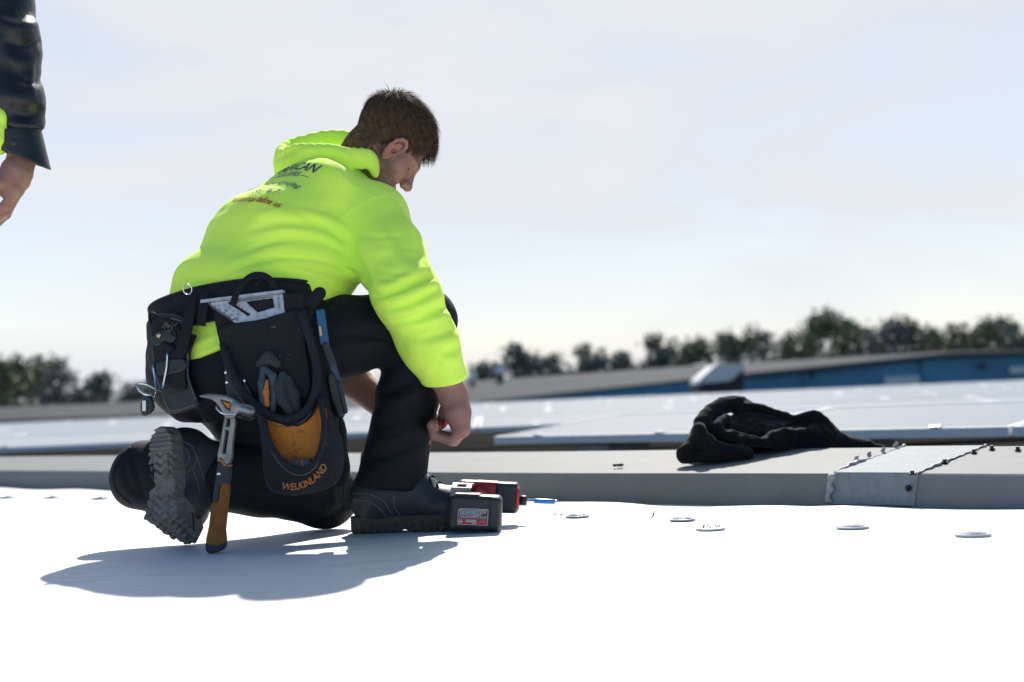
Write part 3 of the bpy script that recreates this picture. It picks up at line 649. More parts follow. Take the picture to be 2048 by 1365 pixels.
# ------------------------------------------------------------------ kneeling person
FP = nrm([0.66, 0.75, 0]); RP = np.array([FP[1], -FP[0], 0])           # pelvis facing / right
FS = nrm([0.86, 0.51, 0]); RS_ = np.array([FS[1], -FS[0], 0])          # shoulders
PEL = W(445, 705, 3.26); WAI = W(492, 605, 3.29); MID = W(568, 505, 3.35); CHE = W(640, 428, 3.41); C7 = W(692, 352, 3.46)
SHR = W(746, 440, 3.30); SHL = SHR - RS_ * 0.36 + np.array([0, 0, 0.02])
ELR = W(812, 590, 3.155); WRR = W(908, 795, 3.245)
ELL = W(618, 690, 3.50); WRL = W(800, 838, 3.41)
HIPR = PEL + RP * 0.095; HIPL = PEL - RP * 0.095
KNR = W(846, 640, 3.30); ANR = W(778, 985, 3.335)
KNL = W(648, 990, 3.46); ANL = W(372, 950, 3.205)
man = empty('person', (-0.45, 3.3, 0), 'kneeling person in a neon yellow hoodie and black work trousers, head bowed over their hands', 'person')
# --- hoodie
tl = [RP, RP, RS_ * .6 + RP * .4, RS_, RS_]
def torso(P): return smin(etube(P, [PEL - np.array([0, 0, 0.03]), WAI, MID], tl[:3], [0.178, 0.176, 0.190], [0.148, 0.146, 0.150], 0.06, 0.07, 2.4), etube(P, [MID, CHE, C7 - ZU * 0.02], tl[2:], [0.192, 0.196, 0.095], [0.140, 0.124, 0.070], 0.05, 0.05, 3.4), 0.09)
def sleeve_r(P): return chain(P, [SHR, SHR * .5 + ELR * .5, ELR, ELR * .55 + WRR * .45, ELR * .10 + WRR * .90], [0.082, 0.079, 0.072, 0.064, 0.050], 0.03)
def sleeve_l(P): return chain(P, [SHL, SHL * .45 + ELL * .55, ELL, ELL * .72 + WRL * .28], [0.086, 0.078, 0.070, 0.058], 0.03)
SPI = nrm(C7 - PEL); BK = nrm(np.cross(RS_, SPI)); BK = BK if BK[1] < 0 else -BK     # outward from the back
hem_p = W(400, 722, 3.2); hem_n = -nrm(np.cross(W(450, 697, 3.13) - W(355, 742, 3.27), W(690, 640, 3.50) - W(355, 742, 3.27)))
if hem_n[2] > 0: hem_n = -hem_n
cuff_p = W(899, 757, 3.235); cuff_n = nrm(nrm(WRR - ELR) + np.array([-0.20, 0, 0.0]))
cufl_p = ELL * .76 + WRL * .24; cufl_n = nrm(WRL - ELL)
def body1(P):
    d = torso(P)
    d = smin(d, rcone(P, C7 - ZU * 0.070, SHR + ZU * 0.004, 0.058, 0.070), 0.05)
    d = smin(d, rcone(P, C7 - ZU * 0.070, SHL, 0.062, 0.075), 0.05)
    d = smax(d, (P - hem_p.astype(np.float32)) @ hem_n.astype(np.float32), 0.012)
    d = smin(d, sleeve_r(P), 0.035); d = smin(d, sleeve_l(P), 0.035)
    far = (P - ELR.astype(np.float32)) @ nrm(WRR - ELR).astype(np.float32) > 0.05
    cu = (P - cuff_p.astype(np.float32)) @ cuff_n.astype(np.float32)
    d = np.where(far & (rcone(P, ELR, WRR, .12, .12) < 0), smax(d, cu, 0.008), d)
    farl = (P - ELL.astype(np.float32)) @ cufl_n.astype(np.float32) > 0.02
    return np.where(farl & (rcone(P, ELL, WRL, .11, .11) < 0), smax(d, (P - cufl_p.astype(np.float32)) @ cufl_n.astype(np.float32), 0.008), d)
FL = []
body1_bvh = solid_bvh(body1, (-0.98, 2.98, 0.26), (-0.05, 3.78, 1.05), 0.010)
def fold(b, lst, w, h, *paths):
    for p in paths:
        q = bvh_pix(b, p, 12)
        if len(q) > 2: lst.append((q, w, h))
# long diagonal drags from the armpit across the back, waist bunching, elbow bunching, seams
fold(body1_bvh, FL, 0.011, 0.0042, [(712, 505), (650, 470), (580, 462), (505, 478)], [(725, 545), (650, 505), (560, 497), (470, 525)], [(735, 575), (660, 540), (560, 530), (445, 565)],
     [(700, 470), (660, 440), (610, 428)], [(690, 590), (640, 560), (560, 553)])
fold(body1_bvh, FL, 0.007, -0.0045, [(718, 525), (650, 488), (570, 480), (490, 500)], [(730, 560), (655, 523), (560, 514), (455, 545)], [(690, 485), (650, 455), (590, 445)])
fold(body1_bvh, FL, 0.010, 0.011, [(757, 606), (800, 598), (850, 575), (878, 560)], [(775, 632), (820, 622), (870, 598), (895, 590)], [(800, 655), (850, 645), (905, 628)],
     [(745, 580), (790, 566), (845, 538)], [(815, 690), (860, 690), (915, 675)])
fold(body1_bvh, FL, 0.0075, -0.010, [(760, 618), (810, 610), (865, 585)], [(790, 645), (840, 634), (900, 612)], [(750, 592), (795, 580), (860, 553)])
fold(body1_bvh, FL, 0.013, 0.009, [(690, 620), (640, 590), (590, 580), (520, 575)], [(600, 440), (560, 425), (520, 430)], [(860, 700), (890, 720), (915, 720)], [(790, 410), (815, 450), (825, 500)], [(720, 490), (745, 540), (765, 585)], [(835, 470), (846, 510), (860, 548)], [(770, 470), (800, 520), (835, 550)])
rf = np.random.default_rng(21)
for k in range(10):
    a = k / 9; top_ = np.array([(694, 452), (640, 424), (575, 418), (515, 438)], float); bot_ = np.array([(704, 612), (640, 588), (545, 570), (425, 585)], float)
    p = top_ * (1 - a) + bot_ * a + rf.normal(size=(4, 2)) * 5; s0 = rf.uniform(0, .35); p = p[: 3 + (k % 2)]
    fold(body1_bvh, FL, rf.uniform(.006, .010), rf.choice([-1, 1]) * rf.uniform(.0025, .0048), [tuple(q) for q in p])
for k in range(9):
    a = k / 8; p = np.array([(752, 590), (800, 588), (850, 560), (876, 548)], float) * (1 - a) + np.array([(845, 745), (875, 742), (905, 728), (930, 712)], float) * a + rf.normal(size=(4, 2)) * 6
    i0 = k % 2; fold(body1_bvh, FL, rf.uniform(.005, .009), rf.choice([-1, 1]) * rf.uniform(.003, .006), [tuple(q) for q in p[i0:i0 + 3]])
for k in range(6):
    p = np.array([(720, 470), (770, 480), (830, 470)], float) + np.array([8 * k, 18 * k]) + rf.normal(size=(3, 2)) * 6; fold(body1_bvh, FL, .008, rf.choice([-1, 1]) * rf.uniform(.003, .005), [tuple(q) for q in p])
fold(body1_bvh, FL, 0.020, -0.010, [(690, 470), (705, 510), (735, 565)])
fold(body1_bvh, FL, 0.0035, 0.0022, [(676, 442), (705, 418), (745, 396), (775, 388)], [(676, 442), (686, 475), (700, 500)], [(845, 762), (880, 752), (922, 728)])
fold(body1_bvh, FL, 0.010, 0.006, [(365, 700), (400, 688), (445, 668)], [(370, 728), (410, 708), (450, 690)])
HDC = C7 + BK * 0.045 - SPI * 0.035                                                   # fallen hood
hax = np.array([RS_, SPI, BK])
hood_c = W(650, 318, 3.44); neck_c = W(742, 330, 3.435)
ZS = np.array([1, 1, .55], np.float32)      # the hood is a soft upright fold: tall, thin section
hoodp = [W(770, 372, 3.40), W(752, 340, 3.372), W(737, 322, 3.335), W(692, 317, 3.315), W(640, 310, 3.325), W(590, 317, 3.36), W(563, 327, 3.44), W(583, 302, 3.52), W(645, 286, 3.542), W(705, 288, 3.536), W(748, 312, 3.52), W(780, 356, 3.50)]
hoodr = [.009, .0125, .0135, .0125, .0150, .0180, .0190, .0165, .0160, .0155, .014, .011]
hoods = spline(np.array(hoodp), 34); hoodrs = np.interp(np.linspace(0, 1, len(hoods)), np.linspace(0, 1, len(hoodr)), hoodr)
def hood(P):
    o = chain(P * ZS, [q * ZS for q in hoods], list(hoodrs), .006)
    o = smin(o, ell(P, W(635, 336, 3.44), I3, (.090, .10, .020)), .02)
    return o
HF = []
HF.append((hitspl(hood, [(560, 345), (620, 318), (680, 318), (745, 345)]), 0.012, -0.004))
HF.append((hitspl(hood, [(552, 318), (572, 306), (592, 300)]), 0.009, -0.007)); HF.append((hitspl(hood, [(600, 300), (650, 300), (720, 318)]), 0.010, 0.004))
HF.append((hitspl(hood, [(560, 332), (600, 322), (640, 315)]), 0.010, 0.004)); HF.append((hitspl(hood, [(690, 300), (715, 318), (735, 345)]), 0.008, -0.004))
def hoodie_f(P):
    d = body1(P) - folds(P, FL) - 0.0026 * wob(P, 42, 2) - 0.0010 * wob(P, 90, 5)
    h = hood(P) - folds(P, HF) - 0.0022 * wob(P, 50, 4)
    d = smin(d, h, 0.0035)
    return smax(d, -chain(P, [W(752, 322, 3.445), W(778, 296, 3.42)], [0.052, 0.060]), 0.008)
hood_me = sdf_mesh('hoodie', hoodie_f, (-0.98, 2.98, 0.26), (-0.05, 3.78, 1.05), 0.0042)
hood_bvh = bvh_of(hood_me); back_bvh = solid_bvh(lambda P: body1(P) - folds(P, FL) - 0.0026 * wob(P, 42, 2), (-0.98, 3.0, 0.55), (-0.2, 3.7, 1.0), 0.0055)
hoodie = link('hoodie', hood_me, M['hivis'], man)
hoodie['label'] = 'neon yellow green hooded sweatshirt with its hood down'
# rib cuff at the wrist: a slightly raised band
cd_ = nrm(WRR - ELR)
# --- printed lettering on the back, thrown straight onto the cloth
PO = bvh_cast(hood_bvh, [CP], ray(590, 375), 0)[0]
pr_n = nrm(BK * .9 + RS_ * .42); pr_x = nrm(RS_ - pr_n * (RS_ @ pr_n)); pr_y = nrm(np.cross(pr_n, pr_x)); pr_y = pr_y if pr_y[2] > 0 else -pr_y
def back_print(name, body, px, py, width, m, shear=0.25, bold=0.004, tall=1.45):
    me = text_mesh(body, 1.0, shear, bold, 'RIGHT'); xs = verts_of(me)[:, 0]; size = width / (xs.max() - xs.min())
    e_ = bvh_cast(hood_bvh, [CP], ray(px, py), 0)[0] - PO; x0 = e_ @ pr_x - xs.max() * size; y0 = e_ @ pr_y
    def f(x, y):
        o = PO + np.outer(x0 + x * size, pr_x) + np.outer(y0 + y * size * tall, pr_y) + pr_n * 0.14
        return bvh_cast(back_bvh, o, -pr_n, 0.0026)
    map_text(me, f); return link(name, me, m, hoodie, False)
# --- trousers
def shank_r(P): return etube(P, [KNR, KNR * .55 + ANR * .45, ANR], [FP, FP, nrm([1, 0, 0])], [0.076, 0.072, 0.082], [0.072, 0.068, 0.068], 0.02, 0.05)
def pants0(P):
    d = etube(P, [PEL + ZU * 0.07, PEL - ZU * 0.01, PEL - ZU * 0.07 - FP * .01], [RP, RP, RP], [0.155, 0.162, 0.158], [0.115, 0.120, 0.115], 0.05, 0.05)
    d = smin(d, chain(P, [HIPR, HIPR * .5 + KNR * .5 - ZU * 0.008, KNR], [0.092, 0.090, 0.078], 0.03), 0.04)
    d = smin(d, chain(P, [HIPL - FP * .02, HIPL * .5 + KNL * .5, KNL], [0.098, 0.090, 0.078], 0.03), 0.04)
    d = smin(d, ell(P, PEL - FP * 0.062 - ZU * 0.065, np.array([RP, FP, ZU]), (0.150, 0.088, 0.095)), 0.04)
    d = smin(d, chain(P, [KNL, KNL * .5 + ANL * .5 + ZU * 0.012, W(345, 950, 3.235)], [0.079, 0.078, 0.080], 0.03), 0.02)
    d = smin(d, shank_r(P), 0.022)
    return d
def hem_l(P):      # flared trouser cuff hanging open round the raised boot
    ax = nrm(W(290, 955, 3.20) - W(370, 955, 3.27)); o = chain(P, [W(365, 955, 3.27), W(310, 955, 3.24), W(283, 955, 3.225)], [0.074, 0.076, 0.066], 0.02)
    return smin(o, ell(P, W(272, 948, 3.24), np.array([nrm([0.35, 0, 1]), [0, 1, 0], nrm([1, 0, -0.35])]), (0.070, 0.05, 0.046)), 0.03)
heb = G(770, 1068)[2] + 0.092
def pants1(P):
    d = smin(pants0(P), hem_l(P), 0.02)
    lowr = rcone(P, KNR, ANR, .14, .14) < 0
    cut = (0.100 - P[:, 2]) - 0.12 * (P[:, 0] + 0.30)
    return np.where(lowr & (P[:, 2] < 0.3) & (P[:, 0] > -0.45), smax(d, cut, 0.01), d)
PF = []
pants1_bvh = solid_bvh(pants1, (-1.0, 2.98, -0.012), (-0.08, 3.66, 0.63), 0.010)
fold(pants1_bvh, PF, 0.012, 0.006, [(690, 640), (760, 650), (830, 690)], [(660, 700), (740, 690), (800, 700)], [(760, 770), (800, 740), (850, 730)], [(750, 830), (800, 800), (860, 780)], [(735, 890), (790, 880), (850, 850)],
     [(725, 950), (780, 930), (845, 905)], [(720, 600), (780, 605), (840, 620)])
fold(pants1_bvh, PF, 0.010, -0.006, [(680, 670), (760, 672), (820, 710)], [(755, 800), (800, 772), (855, 752)], [(740, 860), (790, 842), (855, 815)], [(728, 920), (785, 905), (848, 880)])
fold(pants1_bvh, PF, 0.014, 0.006, [(370, 780), (420, 830), (440, 900)], [(350, 830), (390, 880), (400, 930)], [(470, 900), (540, 960), (640, 980)], [(480, 985), (560, 1000), (650, 1030)], [(600, 1040), (650, 1020), (690, 990)])
fold(pants1_bvh, PF, 0.012, -0.006, [(360, 800), (405, 850), (420, 915)], [(480, 950), (560, 985), (640, 1010)], [(620, 1055), (660, 1035), (695, 1000)])
fold(pants1_bvh, PF, 0.008, -0.008, [(262, 905), (272, 950), (285, 990)], [(248, 925), (255, 960), (270, 985)])
def pants_f(P): return pants1(P) - folds(P, PF) - 0.0022 * wob(P, 34, 1) - 0.001 * wob(P, 100, 6)
pants_me = sdf_mesh('trousers', pants_f, (-1.0, 2.98, -0.012), (-0.08, 3.66, 0.63), 0.0042); pants_bvh = bvh_of(pants_me)
pants = link('trousers', pants_me, M['pants'], man)
# knee pad pocket and seams
for path, r in (([(655, 612), (740, 600), (800, 625)], 0.0012), ([(380, 800), (440, 840), (455, 860)], 0.0012), ([(262, 893), (236, 925), (226, 955), (236, 985), (262, 1008)], 0.0022)):
    tube_obj('seam', bvh_pix(pants_bvh, path, 20), r, M['webbing'], pants, 6)
# --- boots (local: x heel to toe, y right, z up)
outl = spline(np.array([[-.012, 0, 0], [-.006, .017, 0], [.012, .030, 0], [.05, .037, 0], [.11, .036, 0], [.17, .045, 0], [.215, .051, 0], [.26, .042, 0], [.29, .018, 0], [.294, -.006, 0], [.28, -.030, 0], [.24, -.045, 0], [.20, -.048, 0], [.13, -.036, 0], [.05, -.036, 0], [.012, -.030, 0], [-.006, -.017, 0]]), 45, True)[:, :2]
def boot_upper(X):
    d = ell(X, (.055, 0, .075), I3, (.064, .041, .066)); d = smin(d, rcone(X, (.06, 0, .09), (.066, 0, .17), .050, .050), .03)
    d = smin(d, etube(X, [np.array([.05, 0, .085]), np.array([.13, 0, .082]), np.array([.20, 0, .060])], [np.array([0, 1., 0])] * 3, [.042, .041, .047], [.052, .052, .038], .02, .05), .03)
    d = smin(d, ell(X, (.226, .002, .056), I3, (.066, .050, .042)), .03); d = smin(d, rcone(X, (.075, 0, .14), (.15, 0, .10), .040, .035), .03)
    return smax(d, .026 - X[:, 2], .004)
def tri(v): return np.abs((v % 1.0) * 2 - 1)
def boot_sole(X):
    p = polyd(X[:, 0], X[:, 1], outl) - 0.001
    z = X[:, 2]; lug = .018; zig = .011 * tri(X[:, 1] / .034 + .5)
    ph = ((X[:, 0] + zig) % .0185) / .0185; gr = np.clip((np.abs(ph - .5) - .30) / .10, 0, 1)                      # 0 on the lug, 1 in the groove
    gr = np.maximum(gr, np.clip((.0030 - np.abs(np.abs(X[:, 1]) - .024)) / .0018, 0, 1) * .8)
    waist = np.clip(1 - np.abs(X[:, 0] - .118) / .022, 0, 1); gr = gr * (1 - np.clip(waist * 3, 0, 1))
    heel = (X[:, 0] < .045); gr = np.where(heel, np.clip((np.abs(((X[:, 0]) % .010) / .010 - .5) - .28) / .1, 0, 1) * .6, gr)
    bot = .006 * gr + .007 * waist - (z - 0.0)
    side = p + .0035 * np.where(z < .020, np.clip((np.abs(((X[:, 0]) % .020) / .020 - .5) - .26) / .08, 0, 1), 0) - .002 * np.clip((.030 - np.abs(z - .034)) / .03, 0, 1) * 0
    return smax(smax(side, bot, .003), z - .040, .004) * .8
class Fr:
    def __init__(s, o, x, y, z, k=1.0): s.k = k; s.o = np.asarray(o, np.float32); s.A = np.stack([nrm(x), nrm(y), nrm(z)]).astype(np.float32)
    def loc(s, P): return (P - s.o) @ s.A.T / s.k
    def w(s, q): return s.o + s.k * (np.asarray(q, float) @ s.A)
hr = G(703, 1067); tdir = nrm([0.995, -0.06, 0]); FRR = Fr(hr + tdir * 0.012, tdir, np.array([tdir[1], -tdir[0], 0]), ZU)
boot_r = empty('boot', FRR.o); boot_r.parent = man; boot_r.matrix_parent_inverse = parent_inv(man); boot_r['label'] = 'planted right work boot seen from its outer side'
bx0, bx1 = FRR.o + np.array([-0.04, -0.09, -0.004]), FRR.o + np.array([0.33, 0.09, 0.25])
upr = lambda P: boot_upper(FRR.loc(P)); slr = lambda P: boot_sole(FRR.loc(P))
um = sdf_mesh('upper', lambda P: upr(P) - 0.0008 * wob(P, 120, 3), bx0, bx1, 0.0025); ub = bvh_of(um); link('upper', um, M['boot'], boot_r)
link('sole', sdf_mesh('sole', slr, bx0, bx1, 0.0022), M['midsole'], boot_r)
for path in ([(705, 988), (735, 988), (765, 1002), (785, 1030)], [(706, 1000), (735, 1003), (760, 1018), (772, 1034)], [(790, 990), (788, 1010), (800, 1032)]):
    tube_obj('stitching', bvh_pix(ub, path, 24), 0.0010, M['thread'], boot_r, 5)
for k in range(5):
    x = .135 + .016 * k; zt = .16; pts = []
    for j in range(9):
        y = -.030 + .060 * j / 8; q = bvh_cast(ub, [FRR.w((x + .004 * math.sin(j * .8), y, .25))], -ZU, 0)[0]; pts.append(q + ZU * (.0016 + .0012 * math.sin(j * 2)))
    tube_obj('lace', pts, 0.0022, M['webbing'], boot_r, 6)
# raised left boot: heel part upright, toe part bent on the roof
lat = nrm([0.86, -0.50, 0]); dor = nrm([0.50, 0.86, 0.0])
hl = W(300, 884, 3.165); xd = nrm(W(310, 1045, 3.15) - W(306, 884, 3.165)); dor = nrm(dor - xd * (dor @ xd)); lat = nrm(np.cross(dor, xd)); lat = lat if lat[0] > 0 else -lat
FLA = Fr(hl + lat * 0.030, xd, lat, dor)
ball = FLA.w((.185, 0, 0)); bend = math.radians(52); xt = nrm(xd * math.cos(bend) + dor * math.sin(bend)); zt_ = nrm(dor * math.cos(bend) - xd * math.sin(bend))
FLB = Fr(ball - xt * .185 + zt_ * 0.0, xt, lat, zt_)
lift = None
def left_boot(fun, P):
    A = FLA.loc(P); Bq = FLB.loc(P); mir = np.array([1, -1, 1], np.float32)
    a = smax(fun(A * mir), A[:, 0] - .190, .012); b = smax(fun(Bq * mir), .180 - Bq[:, 0], .012); return smin(a, b, .018)
lou = lambda P: left_boot(boot_upper, P); los = lambda P: left_boot(boot_sole, P)
tipz = min(FLB.w((x, y, 0))[2] for x in (.20, .25, .29) for y in (-.04, .04))
for fr in (FLA, FLB): fr.o = fr.o - np.array([0, 0, tipz - 0.001], np.float32)
boot_l = empty('boot', ball); boot_l.parent = man; boot_l.matrix_parent_inverse = parent_inv(man); boot_l['label'] = 'raised left work boot with its chevron tread facing the camera'
lo_, hi_ = FLA.o + np.array([-.16, -.12, -.29]), FLA.o + np.array([.34, .36, .08])
um = sdf_mesh('upper', lambda P: lou(P) - 0.0008 * wob(P, 120, 3), lo_, hi_, 0.0028); ub = bvh_of(um); link('upper', um, M['boot'], boot_l)
link('sole', sdf_mesh('sole', los, lo_, hi_, 0.0021), M['rubber'], boot_l)
for path in ([(360, 880), (385, 895), (392, 925), (375, 945), (352, 952)], [(365, 890), (376, 905), (378, 925), (352, 938)], [(392, 910), (402, 940), (412, 965)], [(385, 940), (395, 965), (400, 990)]):
    tube_obj('stitching', bvh_pix(ub, path, 24), 0.0010, M['thread'], boot_l, 5)
lp = bvh_pix(ub, [(386, 1030), (386, 1030)], 2)[0]
tube_obj('lace', spline([lp, lp + np.array([.004, -.02, .004]), lp + np.array([.006, -.025, -.012]), lp + np.array([.006, -.024, -.034])], 12), 0.0018, M['webbing'], boot_l, 6)
# --- head, neck, arms and hands: one skin
hy = math.radians(12); hp = math.radians(49)
hf = np.array([math.cos(hy) * math.cos(hp), math.sin(hy) * math.cos(hp), -math.sin(hp)]); hr_ = np.array([math.sin(hy), -math.cos(hy), 0]); hu = np.cross(hr_, hf)
HEAD = Fr(W(776, 289, 3.42), hf, hr_, hu, .935)
def ear(X, s):
    c = np.array([.024, s * .077, -.012]); a = nrm([0.20, 0, 1.0]); fx = nrm(np.array([1.0, -s * 0.42, -.20])); n = nrm(np.cross(a, fx)); n = n if n[1] * s > 0 else -n; fx = np.cross(a, n); fx = fx if fx[0] > 0 else -fx
    ax = np.array([fx, a, n]); E = lambda x, y, z: c + fx * x + a * y + n * z
    o = ell(X, c - n * .004, ax, (.0190, .0340, .0050)); o = smin(o, ell(X, E(.004, -.026, 0), ax, (.0105, .0130, .0065)), .006)
    hel = [E(.013, .004, .000), E(.016, .016, .003), E(.010, .028, .005), E(-.002, .034, .006), E(-.013, .028, .006), E(-.018, .014, .006), E(-.017, -.004, .005), E(-.011, -.020, .003), E(-.002, -.030, .001)]
    o = smin(o, chain(X, hel, [.0040, .0042, .0045, .0046, .0046, .0045, .0042, .0042, .0045], .003), .003)
    o = smin(o, chain(X, [E(.004, .020, .001), E(-.006, .014, .003), E(-.009, .000, .004), E(-.004, -.014, .003)], [.003, .0034, .0034, .0034], .003), .003)
    o = smin(o, sph(X, E(.0125, -.006, .001), .0058), .005); return smax(o, -ell(X, E(.004, -.004, .001), ax, (.0055, .0075, .0080)), .002)
def head_f(X):
    d = ell(X, (-.012, 0, .038), I3, (.097, .077, .086))
    d = smin(d, ell(X, (.032, 0, -.030), I3, (.062, .060, .082)), .03)
    for s in (-1, 1):
        d = smin(d, rcone(X, (-.018, s * .052, -.052), (.060, s * .020, -.104), .021, .020), .028); d = smin(d, sph(X, (.052, s * .036, -.026), .030), .022)
        d = smin(d, rcone(X, (.074, s * .040, .014), (.088, s * .008, .012), .012, .012), .016)
    d = smin(d, sph(X, (.070, 0, -.106), .020), .024)
    for s in (-1, 1):
        d = smax(d, -sph(X, (.100, s * .032, -.004), .016), .016); d = smin(d, sph(X, (.0745, s * .032, -.005), .0130), .004)
    d = smin(d, rcone(X, (.088, 0, .010), (.113, 0, -.036), .0085, .0115), .012); d = smin(d, sph(X, (.116, 0, -.040), .0105), .008)
    for s in (-1, 1): d = smin(d, sph(X, (.104, s * .0125, -.042), .0085), .008)
    for s in (-1, 1): d = smax(d, -ell(X, (.108, s * .0075, -.051), I3, (.006, .0038, .006)), .002)
    d = smin(d, ell(X, (.090, 0, -.067), I3, (.010, .024, .006)), .006); d = smin(d, ell(X, (.088, 0, -.079), I3, (.010, .021, .007)), .006)
    d = smin(d, rcone(X, (-.030, 0, -.050), (-.024, 0, -.085), .052, .052), .03)
    for s in (-1, 1): d = smin(d, ear(X, s), .005)
    return d
neck = lambda P: rcone(P, HEAD.w((-.026, 0, -.05)), C7 + np.array([.03, 0, -.05]), .050, .066)
# right hand seen from the little-finger side, curled; left hand meets it from behind the shin
HR = dict(w=W(908, 795, 3.245))
def fing(P, pts, rs): return chain(P, pts, rs, .004)
FR_ = []
for k, (dy, dx, dz) in enumerate(((0, 0, 0), (.019, 4, -2), (.038, 6, -4), (.056, 6, 0))):
    Y = 3.222 + dy
    FR_.append([W(926 + dx * .6, 858 - dz * 0, Y), W(903 + dx, 882 + dz, Y + .002), W(868 + dx * .5, 872 + dz * 1.2, Y + .004), W(862 + dx * .8, 851 + dz, Y + .004), W(873 + dx * .8, 857 + dz, Y + .004)])
def hand_r(P):
    a = np.array([nrm(W(920, 862, 3.25) - W(908, 795, 3.25)), [0, 1, 0], nrm(W(940, 825, 3.25) - W(900, 832, 3.25))])
    d = chain(P, [WRR, W(915, 825, 3.235), W(922, 858, 3.228)], [.030, .030, .022], .01); d = smin(d, chain(P, [WRR, W(914, 825, 3.265), W(922, 856, 3.27)], [.030, .030, .022], .01), .012)
    d = smin(d, chain(P, [W(902, 800, 3.28), W(892, 825, 3.30), W(884, 846, 3.30)], [.020, .016, .013], .008), .012)
    for k, f in enumerate(FR_): d = smin(d, fing(P, f, [[.0125, .0110, .0098, .0088, .0072], [.0130, .0120, .0105, .0095, .0078], [.0130, .0122, .0108, .0096, .0080], [.0128, .0118, .0104, .0094, .0078]][k]), .006)
    d = smin(d, chain(P, [W(884, 846, 3.30), W(874, 858, 3.295), W(868, 866, 3.288)], [.012, .0105, .008], .004), .006); return d
def arm_r(P): return etube(P, [ELR * .45 + WRR * .55, ELR * .2 + WRR * .8, WRR], [nrm([.9, 0, .4])] * 3, [.040, .036, .031], [.037, .033, .027], .01, .02)
def arm_l(P):
    d = chain(P, [ELL * .85 + WRL * .15, ELL * .5 + WRL * .5, WRL], [.046, .042, .029], .01)
    d = smin(d, chain(P, [WRL, W(832, 856, 3.385)], [.030, .032], .01), .012)
    for a, b, c in (((846, 838), (862, 826), (877, 846)), ((848, 850), (858, 846), (866, 858)), ((846, 868), (854, 874), (856, 884)), ((840, 876), (850, 884), (852, 892))):
        d = smin(d, fing(P, [W(836, 858, 3.37), W(*a, 3.35), W(*b, 3.33), W(*c, 3.315)], [.014, .0108, .0095, .0075]), .006)
    return d
def skin_f(P):
    d = smin(head_f(HEAD.loc(P)), neck(P), .02)
    d = np.minimum(d, smin(smin(arm_r(P), hand_r(P), .015), 9 + 0 * d, .01)); d = np.minimum(d, arm_l(P))
    return d
def spine_core(P):      # hidden trunk inside the clothes keeps the body in one piece
    d = chain(P, [C7 - ZU * .09, CHE - ZU * .02, MID, WAI, PEL], [.05, .075, .08, .09, .09], .03); d = smin(d, chain(P, [C7 - ZU * .09, SHR, ELR, WRR], [.05, .045, .040, .026], .02), .02)
    d = smin(d, chain(P, [C7 - ZU * .09, SHL, ELL, WRL], [.05, .045, .040, .026], .02), .02); d = smin(d, chain(P, [HIPR, KNR, ANR], [.07, .05, .038], .02), .02); return smin(d, chain(P, [HIPL, KNL, ANL], [.07, .05, .038], .02), .02)
def raw(me):
    V = verts_of(me); Q = np.empty(len(me.polygons) * 4, np.int32); me.loops.foreach_get('vertex_index', Q); bpy.data.meshes.remove(me); return V, Q.reshape(-1, 4)
def join_meshes(name, ms):
    Vs, Qs, n = [], [], 0
    for V, Q in map(raw, ms): Vs.append(V); Qs.append(Q + n); n += len(V)
    return np_mesh(name, np.concatenate(Vs), np.concatenate(Qs))
body_me = join_meshes('body', [sdf_mesh('h', lambda P: smin(head_f(HEAD.loc(P)), neck(P), .02), HEAD.o + np.array([-.20, -.16, -.22]), HEAD.o + np.array([.17, .16, .15]), 0.0022),
    sdf_mesh('r', lambda P: smin(arm_r(P), hand_r(P), .015), W(905, 830, 3.25) + np.array([-.11, -.11, -.10]), W(905, 830, 3.25) + np.array([.08, .11, .17]), 0.0018),
    sdf_mesh('l', arm_l, W(780, 800, 3.41) + np.array([-.26, -.15, -.11]), W(780, 800, 3.41) + np.array([.14, .14, .24]), 0.0022),
    sdf_mesh('c', spine_core, (-0.90, 3.0, 0.0), (-0.05, 3.75, 1.0), 0.010)])
Vb = verts_of(body_me); Xh = HEAD.loc(Vb)
near_head = np.linalg.norm(Xh, axis=1) < .20
jaw = near_head * np.clip((-.016 - Xh[:, 2] - .45 * np.maximum(0, Xh[:, 0] - .02)) / .022, 0, 1) * np.clip((Xh[:, 0] + .035) / .02, 0, 1) * np.clip((Xh[:, 2] + .16) / .03, 0, 1)
side = near_head * np.clip(1 - np.abs(Xh[:, 0] - .044) / .016, 0, 1) * np.clip((.012 - Xh[:, 2]) / .02, 0, 1) * np.clip((Xh[:, 2] + .075) / .02, 0, 1)
st = np.clip(np.maximum(jaw, side * .8) * (.85 + .30 * wob(Vb, 300, 3)), 0, .95); st *= ~((Xh[:, 0] > .085) & (np.abs(Xh[:, 1]) < .024) & (Xh[:, 2] > -.088))
set_attr(body_me, 'stubble', st)
earm = near_head * np.clip((np.abs(Xh[:, 1]) - .070) / .008, 0, 1) * np.clip((.05 - Xh[:, 0]) / .02, 0, 1)
wr = np.linalg.norm(Vb - W(905, 860, 3.25), axis=1)
set_attr(body_me, 'blush', np.clip(earm * .7 + .35 * np.clip(1 - wr / .07, 0, 1) + near_head * .35 * np.clip(1 - np.linalg.norm(Xh - np.array([.06, .045, -.03]), axis=1) / .035, 0, 1), 0, 1))
eyeline = near_head * np.clip(1 - np.abs(Xh[:, 2] + .012) / .0030, 0, 1) * (np.abs(np.abs(Xh[:, 1]) - .032) < .014) * (Xh[:, 0] > .06)
brow = near_head * np.clip(1 - np.abs(Xh[:, 2] - .020 + .15 * np.abs(np.abs(Xh[:, 1]) - .03)) / .0065, 0, 1) * (np.abs(np.abs(Xh[:, 1]) - .034) < .022) * (Xh[:, 0] > .05)
set_attr(body_me, 'dark', np.clip(eyeline + .75 * brow, 0, 1))
skin = link('body', body_me, M['skin'], man)
